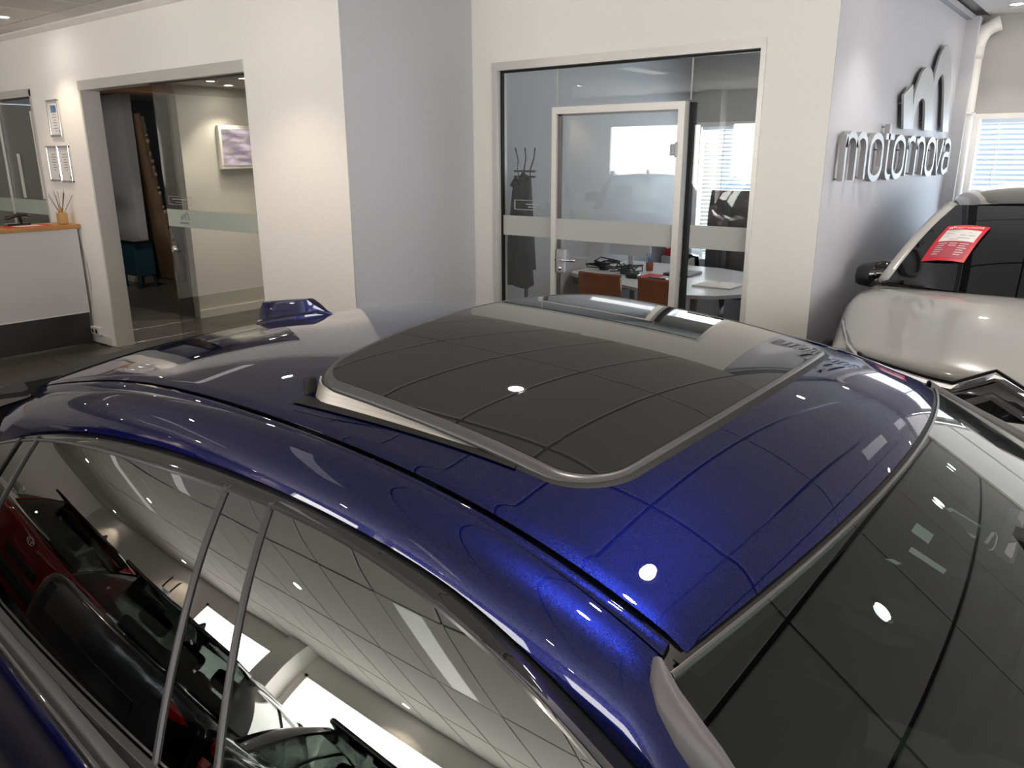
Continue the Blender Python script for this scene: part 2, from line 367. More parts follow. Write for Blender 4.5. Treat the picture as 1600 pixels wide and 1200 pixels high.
box('wall_rear', (XB-.2, YR, 0), (XL, YR+.2, ZC), 'white_wall', kind='structure')
boxes('column', [((XB, 6.28, 0), (XB+.28, 6.64, ZC))], 'white_wall', kind='structure')
bpy.data.objects['column'].name = 'trim_5'
# cove under the ceiling at the left wall, logo wall corner strip
sweep('trim_1', [(XL, YP, 0), (XL, 14.6, 0)], [(0, 2.852), (-.0, 2.9), (-.045, 2.9), (-.045, 2.888), (-.012, 2.852)], 'trim', smooth=False, upv=(0, 0, 1))['kind'] = 'structure'
box('trim_2', (XG, YO-.05, 2.855), (XE, YO, 2.9), 'lilac_wall', kind='structure')
box('trim_3', (8.06, YO-.10, 0), (XE, YO, 2.88), 'grey_wall', kind='structure')
# left wall: skirting, door reveal, header
box('baseboard_left', (XL-.012, 7.62, 0), (XL, 8.0, .085), 'trim', kind='structure')
boxes('trim_4', [((XL-.006, 5.06, 2.33), (XL+T, 7.57, 2.41)), ((XL+.002, 7.545, 0), (XL+T+.04, 7.575, 2.33))], 'alu', kind='structure')
# corridor and screen room behind the left wall
box('wall_corridor', (5.62, 11.2, 0), (5.75, 12.39, 2.6), 'grey_wall', kind='structure')
box('wall_corridor_dark', (5.62, 12.40, 0), (9, 12.455, 2.6), 'dark_wall', kind='structure')
bpy.data.objects['wall_corridor_dark'].name = 'wall_inner'
box('wall_screen', (4.70, 8.2, 0), (9, 8.32, 2.55), 'beige_wall', kind='structure')
box('baseboard_screen', (4.69, 8.185, 0), (9, 8.2, .09), 'trim', kind='structure')
boxes('baseboard_corridor', [((5.605, 11.19, 0), (5.62, 12.39, .09)), ((5.605, 11.185, 0), (5.76, 11.2, .09))], 'trim', kind='structure')
box('wall_far', (9, 4, 0), (9.1, 15, 2.6), 'beige_wall', kind='structure')
box('wall_corridor_near', (XL+T, YP+.13, 0), (9, YP+.25, 2.7), 'beige_wall', kind='structure')
box('wall_corridor_end', (XL, 14.9, 0), (9, 15, 2.6), 'dark_wall', kind='structure')
boxes('ceiling_corridor', [((XL+.14, 4.2, 2.5), (9, 8.25, 2.55)), ((XL+.14, 8.6, 2.62), (9, 15, 2.67))], 'ceiling', kind='structure')
box('ceiling_soffit', (XL+.14, 8.25, 2.40), (9, 8.6, 2.60), 'soffit', kind='structure')
bpy.data.objects['ceiling_soffit'].name = 'trim_6'
for x, y in ((4.75, 7.6), (5.15, 7.9), (4.8, 7.1), (6.1, 6.6), (5.6, 7.3)):
    downlight(x, y, 2.5, 'small round downlight in the low ceiling seen through the sliding glass door', 30, (1, .90, .78), group='downlights behind the glass door')
downlight(5.0, 10.3, 2.62, 'round downlight over the dark corridor behind the door', 22, (1, .9, .8), group=None)
# office behind the partition
box('wall_office_left', (XG+.12, YP, 0), (XE, YP+.12, ZC), 'grey_wall', kind='structure')
box('ceiling_office', (XG, YO, ZC-.004), (XE, YP+.1, ZC+.01), 'ceiling', kind='structure')
downlight(6.3, 2.7, ZC-.004, 'round downlight in the office ceiling above the desk', 30, group=None)

# ------------------------------------------------------------------ windows with venetian blinds
def venetian(name, label_no, y0, y1, wx):
    fr = boxes('window_%d' % label_no, [((wx-.01, y0-.05, WZ0-.05), (wx+.10, y1+.05, WZ0)), ((wx-.01, y0-.05, WZ1), (wx+.10, y1+.05, WZ1+.045)),
                ((wx-.01, y0-.05, WZ0), (wx+.10, y0, WZ1)), ((wx-.01, y1, WZ0), (wx+.10, y1+.05, WZ1)), ((wx+.08, (y0+y1)/2-.03, WZ0), (wx+.12, (y0+y1)/2+.03, WZ1))], 'trim', kind='structure')
    p = box('pane', (wx+.095, y0, WZ0), (wx+.101, y1, WZ1), 'pane', fr)
    return fr
def blind(y0, y1, wx, label):
    r = root('venetian_blind', (wx, (y0+y1)/2, WZ1), label, 'blind', None)
    box('head_rail', (wx+.01, y0+.01, WZ1-.035), (wx+.045, y1-.01, WZ1), 'blind', r, bev=.003)
    bm = bmesh.new(); n = 6; w_ = .025
    rows = []
    for k in range(n+1):
        a = (k/n-.5); rows.append((a*2*w_, .004*(1-4*a*a)))
    vs = [[bm.verts.new((x*math.cos(.42)-z*math.sin(.42), s*(y1-y0-.03)/2, -x*math.sin(.42)+z)) for s in (-1, 1)] for x, z in rows]
    for k in range(n): bm.faces.new((vs[k][0], vs[k][1], vs[k+1][1], vs[k+1][0]))
    s0 = frombm('slat', bm, 'blind', r, smooth=True)
    z = WZ1-.065; mi = s0.matrix_parent_inverse.copy(); first = True
    while z > WZ0+.03:
        o = s0 if first else s0.copy()
        if not first: o.name = 'slat'; COL.objects.link(o); o.parent = r; o.matrix_parent_inverse = mi
        o.location = (wx+.028, (y0+y1)/2, z); first = False; z -= .043
    for f_ in (.12, .5, .88):
        y = y0+(y1-y0)*f_
        box('ladder_cord', (wx+.0, y-.004, WZ0+.02), (wx+.003, y+.004, WZ1-.03), 'trim', r)
    box('bottom_rail', (wx+.012, y0+.01, WZ0+.005), (wx+.045, y1-.01, WZ0+.025), 'blind', r, bev=.003)
venetian('window', 1, .0, 1.25, XE); blind(.0, 1.25, XE, 'white venetian blind on the showroom window behind the white car')
for n, (a, b) in enumerate(((-4.8, -2.5), (-2.42, -.14))):
    fr = boxes('window_%d' % (n+13), [((XE-.01, a, WZ0), (XE+.1, a+.05, 2.86)), ((XE-.01, b-.05, WZ0), (XE+.1, b, 2.86)), ((XE-.01, a+.05, WZ0), (XE+.1, b-.05, WZ0+.05)), ((XE-.01, a+.05, 2.81), (XE+.1, b-.05, 2.86)), ((XE-.005, a+.05, 2.04), (XE+.1, b-.05, 2.09))], 'trim', kind='structure')
    box('roller_blind', (XE+.05, a+.05, WZ0+.05), (XE+.06, b-.05, 2.81), 'roller_soft', fr)
venetian('window', 2, 1.66, 3.9, XE); blind(1.66, 3.9, XE, 'white venetian blind on the office window behind the black swivel chair')
box('ground', (XE+.3, -12, -.3), (40, 16, -.2), mat('outside_ground', (.55, .57, .6), .9), kind='structure')
tag(bpy.data.objects['ground'], 'pale paved ground outside the blinds', 'ground')
# back wall windows with lit roller blinds
for n, (a, b) in enumerate(BW):
    fr = boxes('window_%d' % (n+3), [((XB-.12, a, .85), (XB+.01, a+.06, 2.38)), ((XB-.12, b-.06, .85), (XB+.01, b, 2.38)), ((XB-.12, a, .85), (XB+.01, b, .91)), ((XB-.12, a, 2.32), (XB+.01, b, 2.38))], 'trim', kind='structure')
    box('roller_blind', (XB-.06, a+.06, .92), (XB-.05, b-.06, 2.32), 'roller_back', fr)
fr = boxes('window_6', [((XB-.12, 9.7, .85), (XB, 9.75, 2.38)), ((XB-.12, 10.0, .85), (XB, 10.05, 2.38)), ((XB-.12, 9.7, .85), (XB, 10.05, .9)), ((XB-.12, 9.7, 2.0), (XB, 10.05, 2.38))], 'trim', kind='structure')
box('pane', (XB-.08, 9.75, .9), (XB-.07, 10.0, 2.0), 'pane', fr)
# ------------------------------------------------------------------ glass partition and its door
pr = boxes('window_7', [((XG-.012, G1-.045, 0), (XG+.10, G1, GT-.05)), ((XG-.012, G0, 0), (XG+.10, G0+.03, GT-.05)), ((XG-.014, G0, GT-.055), (XG+.10, G1+.0, GT+.0))], 'alu', kind='structure')
box('pane', (XG+.045, 3.29, .02), (XG+.055, G1-.045, GT-.055), 'pane', pr)
box('pane', (XG+.045, 2.29, 2.09), (XG+.055, 3.285, GT-.055), 'pane', pr)
box('pane', (XG+.045, G0+.03, .02), (XG+.055, 2.285, GT-.055), 'pane', pr)
box('frosted_band', (XG+.040, 3.30, 1.19), (XG+.0445, G1-.045, 1.335), 'frost', pr)
box('frosted_band', (XG+.040, G0+.03, 1.19), (XG+.0445, 2.24, 1.335), 'frost', pr)
boxes('seal', [((XG+.03, G1-.058, 0), (XG+.06, G1-.045, GT-.055)), ((XG+.03, G0+.03, GT-.068), (XG+.06, G1-.045, GT-.055)), ((XG+.03, 2.255, 0), (XG+.075, 2.283, 2.075))], 'rubber', pr)
bands = [((XG+.036, 3.36, 1.380), (XG+.0445, 3.66, 1.384)), ((XG+.036, 3.36, 1.447), (XG+.0445, 3.66, 1.451)), ((XG+.036, 3.36, 1.380), (XG+.0445, 3.364, 1.451)), ((XG+.036, 3.656, 1.380), (XG+.0445, 3.66, 1.451))]
nm = boxes('name_plate_outline', bands, 'frost', pr)
boxes('name_line', [((XG+.036, 3.43+.016*k, 1.418), (XG+.0445, 3.441+.016*k, 1.426)) for k in range(8)]+[((XG+.036, 3.46+.016*k, 1.398), (XG+.0445, 3.470+.016*k, 1.405)) for k in range(5)], 'frost', pr)
for yj in (3.2875, 2.2875): box('glass_joint', (XG+.043, yj-.003, 2.09), (XG+.057, yj+.003, GT-.055), 'frost', pr)
dr = boxes('door_1', [((XG-.022, 3.245, .07), (XG+.04, 3.285, 2.035)), ((XG-.022, 2.29, .07), (XG+.04, 2.335, 2.035)), ((XG-.022, 2.29, 2.035), (XG+.04, 3.285, 2.08)), ((XG-.022, 2.29, .01), (XG+.04, 3.285, .07))], 'alu', kind='structure')
box('pane', (XG+.0, 2.335, .07), (XG+.008, 3.245, 2.035), 'pane', dr)
box('frosted_band', (XG-.005, 2.335, 1.19), (XG-.001, 3.245, 1.335), 'frost', dr)
boxes('gasket', [((XG-.002, 3.218, .07), (XG+.014, 3.245, 2.035)), ((XG-.002, 2.335, 2.022), (XG+.014, 3.245, 2.035))], 'grey_strip', dr)
hp = box('lock_plate', (XG-.030, 3.155, .955), (XG-.004, 3.235, 1.125), 'silver', dr, bev=.012)
sweep('door_handle', [(XG-.03, 3.20, 1.055), (XG-.075, 3.20, 1.055), (XG-.08, 3.17, 1.055), (XG-.08, 3.04, 1.058)], circ(.010, 8), 'chrome', hp)
lathe('lock_cylinder', [(0, -.012), (.016, -.012), (.016, 0), (0, 0)], 'chrome', hp, (XG-.028, 3.195, .99), 'X', 16)
boxes('hinge', [((XG-.012, 2.335, 1.76), (XG-.004, 2.385, 1.83)), ((XG-.03, 2.325, 1.75), (XG-.002, 2.345, 1.84))], 'silver', dr, bev=.006)
# ------------------------------------------------------------------ left sliding glass door and counter window
ld = box('door_2', (XL+.075, 5.08, .02), (XL+.085, 6.45, 2.34), 'door_pane', kind='structure')
boxes('edge_seal', [((XL+.06, 5.06, .0), (XL+.10, 5.085, 2.34)), ((XL+.06, 5.06, 2.325), (XL+.10, 6.47, 2.345))], 'rubber', ld)
box('polished_edge', (XL+.072, 6.445, .02), (XL+.088, 6.452, 2.34), 'pane', ld)
box('fixed_pane', (XL+.105, 5.06, .02), (XL+.113, 6.30, 2.33), 'door_pane', ld)
box('frosted_band', (XL+.069, 5.085, 1.205), (XL+.0745, 6.44, 1.345), 'frost_l', ld)
lathe('door_knob', [(0, -.02), (.02, -.022), (.034, -.012), (.034, .002), (.02, .008), (0, .008)], 'chrome', ld, (XL+.07, 6.385, 1.01), 'X', 20)
ol = [((XL+.071, 6.05, 1.385), (XL+.0745, 6.40, 1.388)), ((XL+.071, 6.05, 1.448), (XL+.0745, 6.40, 1.451)), ((XL+.071, 6.05, 1.385), (XL+.0745, 6.053, 1.451)), ((XL+.071, 6.397, 1.385), (XL+.0745, 6.40, 1.451))]
ol += [((XL+.071, 6.10, 1.425), (XL+.0745, 6.34, 1.431)), ((XL+.071, 6.14, 1.402), (XL+.0745, 6.30, 1.407))]
boxes('name_plate_outline', ol, 'frost_l', ld)
LOGO = [(6.154, 1.932), (6.049, 2.15), (6.281, 2.229), (6.347, 2.094), (6.358, 2.118), (6.357, 2.174), (6.393, 2.224), (6.485, 2.318), (6.575, 2.358), (6.644, 2.372), (6.744, 2.374), (6.83, 2.351), (6.92, 2.282), (6.916, 2.324), (6.937, 2.368), (6.998, 2.465), (7.113, 2.552), (7.209, 2.576), (7.292, 2.573), (7.386, 2.525), (7.503, 2.401), (7.601, 2.224), (7.715, 1.944), (7.494, 1.941), (7.376, 2.167), (7.293, 2.297), (7.223, 2.354), (7.172, 2.362), (7.112, 2.337), (7.051, 2.299), (7.005, 2.24), (6.994, 2.175), (6.999, 2.123), (7.082, 1.938), (6.807, 1.938), (6.761, 2.053), (6.708, 2.135), (6.647, 2.155), (6.591, 2.15), (6.513, 2.122), (6.464, 2.079), (6.435, 2.033), (6.428, 1.984), (6.438, 1.936)]
prism('door_logo', [(6.24-(x-6.05)*.085, 1.265+(z-1.93)*.10) for x, z in LOGO], XL+.066, XL+.0685, 'silver', ld, 'YZ')
text('door_logo_name', 'motornova', .03, 'silver', ld, Matrix(((0, 0, 1, XL+.066), (-1, 0, 0, 6.25), (0, 1, 0, 1.232), (0, 0, 0, 1))))
lw = boxes('window_8', [((XL-.006, 8.56, .95), (XL+.05, 8.60, 2.39)), ((XL-.006, 8.56, 2.33), (XL+.05, 11.2, 2.40)), ((XL+.03, 9.55, .95), (XL+.05, 9.56, 2.33))], 'alu', kind='structure')
box('pane', (XL+.055, 8.60, .95), (XL+.063, 11.2, 2.33), 'door_pane', lw)
box('frosted_band', (XL+.048, 8.60, 1.20), (XL+.0545, 11.2, 1.345), 'frost_l', lw)
boxes('pull_bar', [((XL+.03, 8.72, 1.36), (XL+.05, 8.745, 2.2)), ((XL+.03, 9.2, 1.36), (XL+.05, 9.22, 1.8))], 'trim', lw)
box('wall_back_office', (4.4, 8.6, 0), (4.5, 14.9, 2.6), 'dark_wall', kind='structure')
bpy.data.objects['wall_back_office'].hide_render = True
bpy.data.objects.remove(bpy.data.objects['wall_back_office'])
# ------------------------------------------------------------------ hero car: blue hatchback with tilted glass roof
XC = 1.178
PH = [-0.016322982344530758, 0.04972320437863106, -0.02205359483049352, -0.07939066202566697, 0.5821251095477422]
PZ = [1.1689270742239357, 0.6418572769176253, -0.4290509094293175, -0.545600355423757, 1.0160851391638048, -0.5787264762774459, 0.11192943243689174]
hw = lambda y: np.polyval(PH, y)
def ze(y):
    yc = np.minimum(y, 1.75); d = np.maximum(y-1.75, 0)
    return sum(c*yc**i for i, c in enumerate(PZ))-.215*d-.15*d*d
KC = .19
def rz(u, y): return ze(y)+KC*(hw(y)**2-u*u)
car = root('blue_car', (XC, .3, 0), 'dark metallic blue hatchback with raised tinted glass sunroof, filling the foreground', 'car')
NEAR, FAR = -1, 1
def X(u, s): return XC+s*u        # u: distance from the centre line, s: side
# --- roof skin with the sunroof opening
us = np.concatenate([np.linspace(-1, -.86, 8), np.linspace(-.84, .84, 57), np.linspace(.86, 1, 8)])
vs = np.linspace(0, 1, 70)
P = np.zeros((len(vs), len(us), 3))
for i, v in enumerate(vs):
    for j, a in enumerate(us):
        y = .21+1.75*v
        for _ in range(3):
            u = a*hw(y); yf = .21+.2*u*u; yr = 1.96-.06*u*u; y = yf+(yr-yf)*v
        edge = max(0, abs(a)-.975)/.025
        fr_ = max(0, .012-v)/.012
        P[i, j] = (XC+u, y, rz(u, y)-.004*edge**2-.005*fr_)
def rmask(i, j):
    c = (P[i, j]+P[i+1, j+1])/2; return not (abs(c[0]-XC) < .425 and .50 < c[1] < .97)
roof = grid('roof_panel', P, 'blue', car, th=.003, mask=rmask, flip=True)
# --- far and near ditch strip, side panel, window trim
def spl(pts):
    pts = sorted(pts); ya = np.array([p[0] for p in pts]); za = np.array([p[1] for p in pts])
    k = np.linspace(-.13, .13, 27); wt = np.cos(k/.13*PI/2)**2; wt /= wt.sum()
    return lambda y: float((np.interp(y+k, ya, za)*wt).sum())
dB = spl([(-.75, .05), (-.3, .035), (0, .024), (.29, .014), (.37, .009), (.57, .003), (.77, .002), (.99, .006), (1.29, .014), (1.6, .02), (1.96, .025), (2.3, .03)])
dC = spl([(-.75, .10), (-.3, .095), (0, .088), (.274, .072), (.301, .065), (.366, .056), (.462, .041), (.526, .038), (.684, .041), (.807, .043), (1.035, .052), (1.209, .061), (1.422, .070), (1.697, .079), (1.962, .104), (2.3, .14)])
def offC(y): return .088+.02*max(0, y-1.2)+(.085*(1-math.exp(-(.27-y)*2.6)) if y < .27 else 0)
YS = np.concatenate([np.linspace(-.78, .18, 22), [.2, .213, .225, .237, .2495, .262, .2743, .282, .2891], np.linspace(.2934, 2.0, 64)])
DTAB = np.array([(.2924, .4833, 1.25), (.3457, .4975, 1.2686), (.3952, .5077, 1.2811), (.4486, .5165, 1.2914), (.595, .5333, 1.308), (.7124, .5411, 1.313), (.7999, .547, 1.3158), (.9532, .549, 1.3095), (1.1746, .5498, 1.2934), (1.3821, .5502, 1.2721), (1.5932, .5454, 1.2362), (1.7719, .539, 1.1931), (1.95, .533, 1.14), (.15, .45, 1.195), (-.1, .40, 1.10), (-.5, .365, 1.0), (-.78, .352, .955)])
o_ = np.argsort(DTAB[:, 0]); DTAB = DTAB[o_]
cDx = np.polyfit(DTAB[:, 0], DTAB[:, 1], 8); cDz = np.polyfit(DTAB[:, 0], DTAB[:, 2], 8)
def D3(y, s): return np.array([X(XC-np.polyval(cDx, y), s), y, np.polyval(cDz, y)])
def zfront(y): return ze(max(y, -.3)) + (0 if y > -.3 else .55*(y+.3))
def zedge(y): return float(ze(y)) if y > .05 else float(ze(.05))+(y-.05)*.43
def A3(y, s, du=0, dz=0): return np.array([X(float(hw(max(y, -.8)))+du, s), y, zedge(y)+dz])
GP = [(.592, .2934, 1.2946), (.580, .2891, 1.2836), (.569, .2743, 1.269), (.560, .2495, 1.2578), (.553, .213, 1.2423)]
GP = [(x*.985, y*.985, 1.76-(1.76-z)*.985) for x, y, z in GP]+[(.515, .12, 1.20), (.478, -.08, 1.10), (.447, -.35, .985), (.430, -.80, .79)]
WP = [(.5853, .2807, 1.2995), (.5735, .2581, 1.2865), (.5638, .2273, 1.270), (.5580, .208, 1.260), (.5524, .1941, 1.252), (.5230, .10, 1.208), (.490, -.10, 1.115), (.465, -.36, 1.0), (.450, -.80, .80)]
GY_ = np.array([g[1] for g in GP[::-1]]); GXs = np.array([g[0] for g in GP[::-1]]); GZs = np.array([g[2] for g in GP[::-1]])
def ptB(y, s):
    return A3(y, s, .026, -float(dB(y))-(.03*min(1, (.2934-y)/.08) if y < .2934 else 0))
def ptC(y, s): return A3(y, s, offC(y), -float(dC(y))-.0094)
_t = np.linspace(0, 1, 241); _th = np.radians(8+62*(1-(1-_t)**1.6))
_cx = np.cumsum(np.cos(_th)); _cz = np.cumsum(np.sin(_th)); _cx /= _cx[-1]; _cz /= _cz[-1]
PANEL = [(_cx[int(k)], _cz[int(k)]) for k in np.linspace(0, 240, 19)[1:]]
for s in (NEAR, FAR):
    # ditch strip sits a little lower between two thin gaps
    S = []
    for y in YS:
        if y < .285: continue
        a, b = A3(y, s, .0035, -.0055), ptB(y, s)+np.array((-s*.0035, 0, -.004))
        S.append([a+(0, 0, -.014), a+(s*.002, 0, -.001), a*.66+b*.34+(0, 0, .001), a*.33+b*.67+(0, 0, .001), b+(-s*.003, 0, -.001), b+(-s*.001, 0, -.014)])
    grid('ditch_strip', S, 'blue', car, flip=(s == NEAR))
    S = []
    for y in YS:
        b, c = ptB(y, s), ptC(y, s); row = [b+(0, 0, -.016), b]
        for cx_, cz_ in PANEL: row.append(np.array([b[0]+(c[0]-b[0])*cx_, y, b[2]+(c[2]-b[2])*cz_]))
        row.append(c+(-s*.004, 0, -.004)); row.append(c+(-s*.016, 0, -.003)); S.append(row)
    # the pillar ahead of the roof belongs to the side panel
    side = grid('side_panel', S, 'blue', car, th=.002, flip=(s == NEAR))
    S1 = []; S2 = []
    for y in YS:
        c, d = ptC(y, s)+np.array((-s*.004, 0, -.008)), D3(y, s)
        out = np.array((s*.004, 0, .002)); row = [c+(-s*.010, 0, .002), c]
        for t in (.2, .4, .6, .74): row.append(c+(d-c)*t+out*math.sin(t/.8*PI*.9))
        row.append(c+(d-c)*.79); S1.append(row)
        e = c+(d-c)*.82; S2.append([c+(d-c)*.80+(-s*.006, 0, 0), e+out*.4, c+(d-c)*.89+out*1.2, c+(d-c)*.97+out*.7, d, d+(-s*.01, 0, -.002)])
    grid('window_trim', S1, 'black_trim', car, th=.002, flip=(s == NEAR))
    grid('window_moulding', S2, 'grey_strip', car, th=.0015, flip=(s == NEAR))
# --- roof tray gap (black) under strips
for s in (NEAR, FAR):
    grid('roof_ditch', [[A3(y, s, -.004, -.016), A3(y, s, .034, -.020-float(dB(y)))] for y in YS if y > .27], 'rubber', car, th=.004, flip=(s == NEAR))
# --- side glass: one barrel surface cut into panes
BP = [0.452, 0.626, 1.179, 0.024, 0.046]
def glass_x(y, z):
    dz = z-1.2
    return BP[0]+BP[1]*dz+(BP[2] if dz > 0 else .5)*dz*dz+(BP[3]*(y-.6)+BP[4]*(y-.6)**2)
def zbelt(y): return 1.006-.04*(y-.9)
def pane(name, m, s, top_y, bot_y, ztop_in=.004, parent=car):
    """top_y / bot_y: (front, rear) y at the upper and the lower edge"""
    rows = []
    for a in np.linspace(0, 1, 20):
        row = []
        yt = top_y[0]+(top_y[1]-top_y[0])*a; yb = bot_y[0]+(bot_y[1]-bot_y[0])*a
        for t in np.linspace(0, 1, 24):
            y = yt+(yb-yt)*t; zt = np.polyval(cDz, yt)+ztop_in; zb = zbelt(yb)-.07
            z = zt+(zb-zt)*t
            row.append((X(XC-glass_x(y, z), s), y, z))
        rows.append(row)
    return grid(name, rows, m, parent, th=.004, flip=(s == FAR))
def pbar(name, m, s, yt, yb, wd, parent=car, proud=.003):
    rows = []
    for t in np.linspace(0, 1, 14):
        y = yt+(yb-yt)*t; zt = np.polyval(cDz, yt)+.006; zb = zbelt(yb)-.06; z = zt+(zb-zt)*t
        x = lambda yy, o: X(XC-glass_x(yy, z)+o, s)
        rows.append([(x(y-wd, -.006), y-wd, z), (x(y-wd*.7, proud), y-wd*.7, z), (x(y, proud), y, z), (x(y+wd*.7, proud), y+wd*.7, z), (x(y+wd, -.006), y+wd, z)])
    return grid(name, rows, m, parent, th=.002, flip=(s == FAR))
for s in (NEAR, FAR):
    pane('rear_door_glass', 'side_glass', s, (.948, 1.585), (.850, 1.70))
    pane('front_door_glass', 'front_glass', s, (-.42, .838), (-.62, .70))
    pane('quarter_glass', 'side_glass', s, (1.60, 1.93), (1.715, 1.98))
    pane('pillar_cover', 'side_glass', s, (.843, .943), (.705, .845))
    pbar('pillar_seal', 'seal', s, .945, .848, .0032)
    pbar('pillar_seal', 'seal', s, .840, .702, .0032)
    pbar('window_divider', 'seal', s, 1.592, 1.707, .0036)
    pbar('quarter_seal', 'rubber', s, 1.668, 1.83, .003)
    # belt line: seal, dark moulding, bright strip, then the door skin
    yb = np.linspace(-.85, 1.98, 50)
    def gx(y, dz): return XC-glass_x(y, zbelt(y)+dz)
    def XOf(y): return XC-(.346+(.083 if y > .9 else .03)*(y-.9))
    grid('belt_seal', [[(X(gx(y, .006)-.004, s), y, zbelt(y)+.008), (X(gx(y, 0)+.008, s), y, zbelt(y)+.010), (X(XOf(y)-.002, s), y, zbelt(y)+.002), (X(XOf(y), s), y, zbelt(y)-.010)] for y in yb], 'rubber', car, th=.002, flip=(s == NEAR))
    grid('glass_edge_strip', [[(X(gx(y, .008)+.001, s), y, zbelt(y)+.012), (X(gx(y, 0)+.007, s), y, zbelt(y)+.0125), (X(gx(y, 0)+.009, s), y, zbelt(y)+.009)] for y in yb], 'grey_strip', car, th=.001, flip=(s == NEAR))
    grid('belt_moulding', [[(X(XOf(y)-.001, s), y, zbelt(y)-.001), (X(XOf(y)+.002, s), y, zbelt(y)+.001), (X(XOf(y)+.012, s), y, zbelt(y)-.004), (X(XOf(y)+.0155, s), y, zbelt(y)-.009), (X(XOf(y)+.016, s), y, zbelt(y)-.020), (X(XOf(y)+.011, s), y, zbelt(y)-.028)] for y in yb], 'grey_strip', car, th=.0015, flip=(s == NEAR))
    grid('bright_strip', [[(X(XOf(y)+.008, s), y, zbelt(y)-.026), (X(XOf(y)+.018, s), y, zbelt(y)-.030), (X(XOf(y)+.022, s), y, zbelt(y)-.036), (X(XOf(y)+.020, s), y, zbelt(y)-.042)] for y in yb], 'black_trim', car, th=.0015, flip=(s == NEAR))
    PROF = [(.014, -.040), (.024, -.046), (.030, -.058), (.034, -.085), (.040, -.13), (.055, -.17), (.066, -.20), (.064, -.24), (.055, -.30), (.052, -.40), (.050, -.52), (.03, -.64), (.0, -.74)]
    def skin(y0, y1, n=26):
        return [[(X(XOf(y)+a-(.10*max(0, -y-.6)**2)-.10*max(0, y-1.75)**2, s), y, zbelt(y)+b) for a, b in PROF] for y in np.linspace(y0, y1, n)]
    grid('front_door', skin(-.60, .742), 'blue', car, th=.003, flip=(s == NEAR))
    grid('rear_door', skin(.748, 1.62), 'blue', car, th=.003, flip=(s == NEAR))
    grid('rear_quarter', skin(1.626, 2.75), 'blue', car, th=.003, flip=(s == NEAR))
    grid('front_wing', skin(-1.75, -.606), 'blue', car, th=.003, flip=(s == NEAR))
    for yw in (-1.15, 1.85):
        t_ = lathe('tyre', [(.20, -.09), (.30, -.10), (.325, -.07), (.325, .07), (.30, .10), (.20, .09)], 'rubber', car, (X(.78, s), yw, .325), 'X', 36)
        lathe('rim', [(0, .03), (.05, .05), (.09, .03), (.19, .02), (.205, .07), (.205, -.07), (0, -.05)] if s > 0 else [(0, -.03), (.05, -.05), (.09, -.03), (.19, -.02), (.205, -.07), (.205, .07), (0, .05)], 'silver', t_, (X(.78, s), yw, .325), 'X', 30)
# --- windshield, header seal, pillar covers
def ws(u, y):
    yE = .21+.2*u*u; zE = rz(u, yE); Dl = yE-y; return zE-(.45*Dl+.03*Dl*Dl)
def wsP(a, t):
    yb_ = -.80+.16*a*a*.9
    u = a*.575
    for _ in range(2):
        yE = .2005+.2*u*u; y = yE+(yb_-yE)*t; u = a*(.59+.075*(1-math.exp(-t*9))+.06*t)
    return (XC+u, y, ws(u, y)-.004)
grid('windshield', [[wsP(a, t) for a in np.linspace(-1, 1, 41)] for t in np.linspace(0, 1, 30)], 'windshield', car, th=.005)
hs = []
for a in np.linspace(-1.035, 1.035, 61):
    u = a*.572; yE = .21+.2*u*u; z = rz(u, yE)
    hs.append([(XC+u, yE-.0055, z-.016), (XC+u, yE-.006, z-.0095), (XC+u, yE-.0072, z-.0080), (XC+u, yE-.009, z-.0085), (XC+u, yE-.0105, z-.0105), (XC+u, yE-.0115, z-.018)])
grid('windshield_seal', hs, 'grey_strip', car, th=.001)
grid('windshield_gap', [[(XC+a*.574, .21+.2*(a*.574)**2+.004, rz(a*.574, .21+.2*(a*.574)**2)-.010), (XC+a*.574, .21+.2*(a*.574)**2-.022, rz(a*.574, .21+.2*(a*.574)**2)-.0185)] for a in np.linspace(-1, 1, 61)], 'rubber', car, th=.002)
for s in (NEAR, FAR):
    rows = []
    for g, w_ in zip(GP, WP):
        g, w_ = np.array(g), np.array(w_); g[0] = X(XC-g[0], s); w_[0] = X(XC-w_[0], s)
        row = [g+(s*.002, 0, -.035), g+(0, 0, -.001), g+(-s*.002, 0, .002)]
        for t in (.25, .5, .75): row.append(g+(w_-g)*t+(0, 0, .004*math.sin(PI*t)+.002))
        row += [w_+(0, 0, .001), w_+(-s*.004, 0, -.010)]
        rows.append(row)
    grid('pillar_moulding', rows, 'plastic', car, th=.002, flip=(s == NEAR))
# --- sunroof: tilted glass, frame lip, lift blade, seal
GW, GY0_, GY1_ = .455, .43, 1.01
def gz_(u, y): return rz(u, y)+.004+.034*(y-.43)/.57
def gloop(inset, n=14):
    """rounded outline of the glass; straight in a unit frame, then bowed front and rear"""
    A, B, r = GW-inset, .302-inset, .078-inset*.7
    pts = []
    for cu, cb, a0 in ((A-r, B-r, 0), (-A+r, B-r, PI/2), (-A+r, -B+r, PI), (A-r, -B+r, 1.5*PI)):
        pts += [(cu+r*math.cos(a0+k*PI/2/n), cb+r*math.sin(a0+k*PI/2/n)) for k in range(n+1)]
        nx_ = {0: [(u, B) for u in np.linspace(A-r, -A+r, 24)[1:-1]], 1: [(-A, v) for v in np.linspace(B-r, -B+r, 16)[1:-1]],
               2: [(u, -B) for u in np.linspace(-A+r, A-r, 24)[1:-1]], 3: [(A, v) for v in np.linspace(-B+r, B-r, 16)[1:-1]]}[round(a0/(PI/2))]
        pts += nx_
    out_ = []
    for u, v in pts:
        k = (v+.302)/.604; out_.append((u, .71+v+.20*u*u*(1-k)-.16*u*u*k))
    return out_
inner = gloop(.014); n_ = len(inner)
cy_ = .72
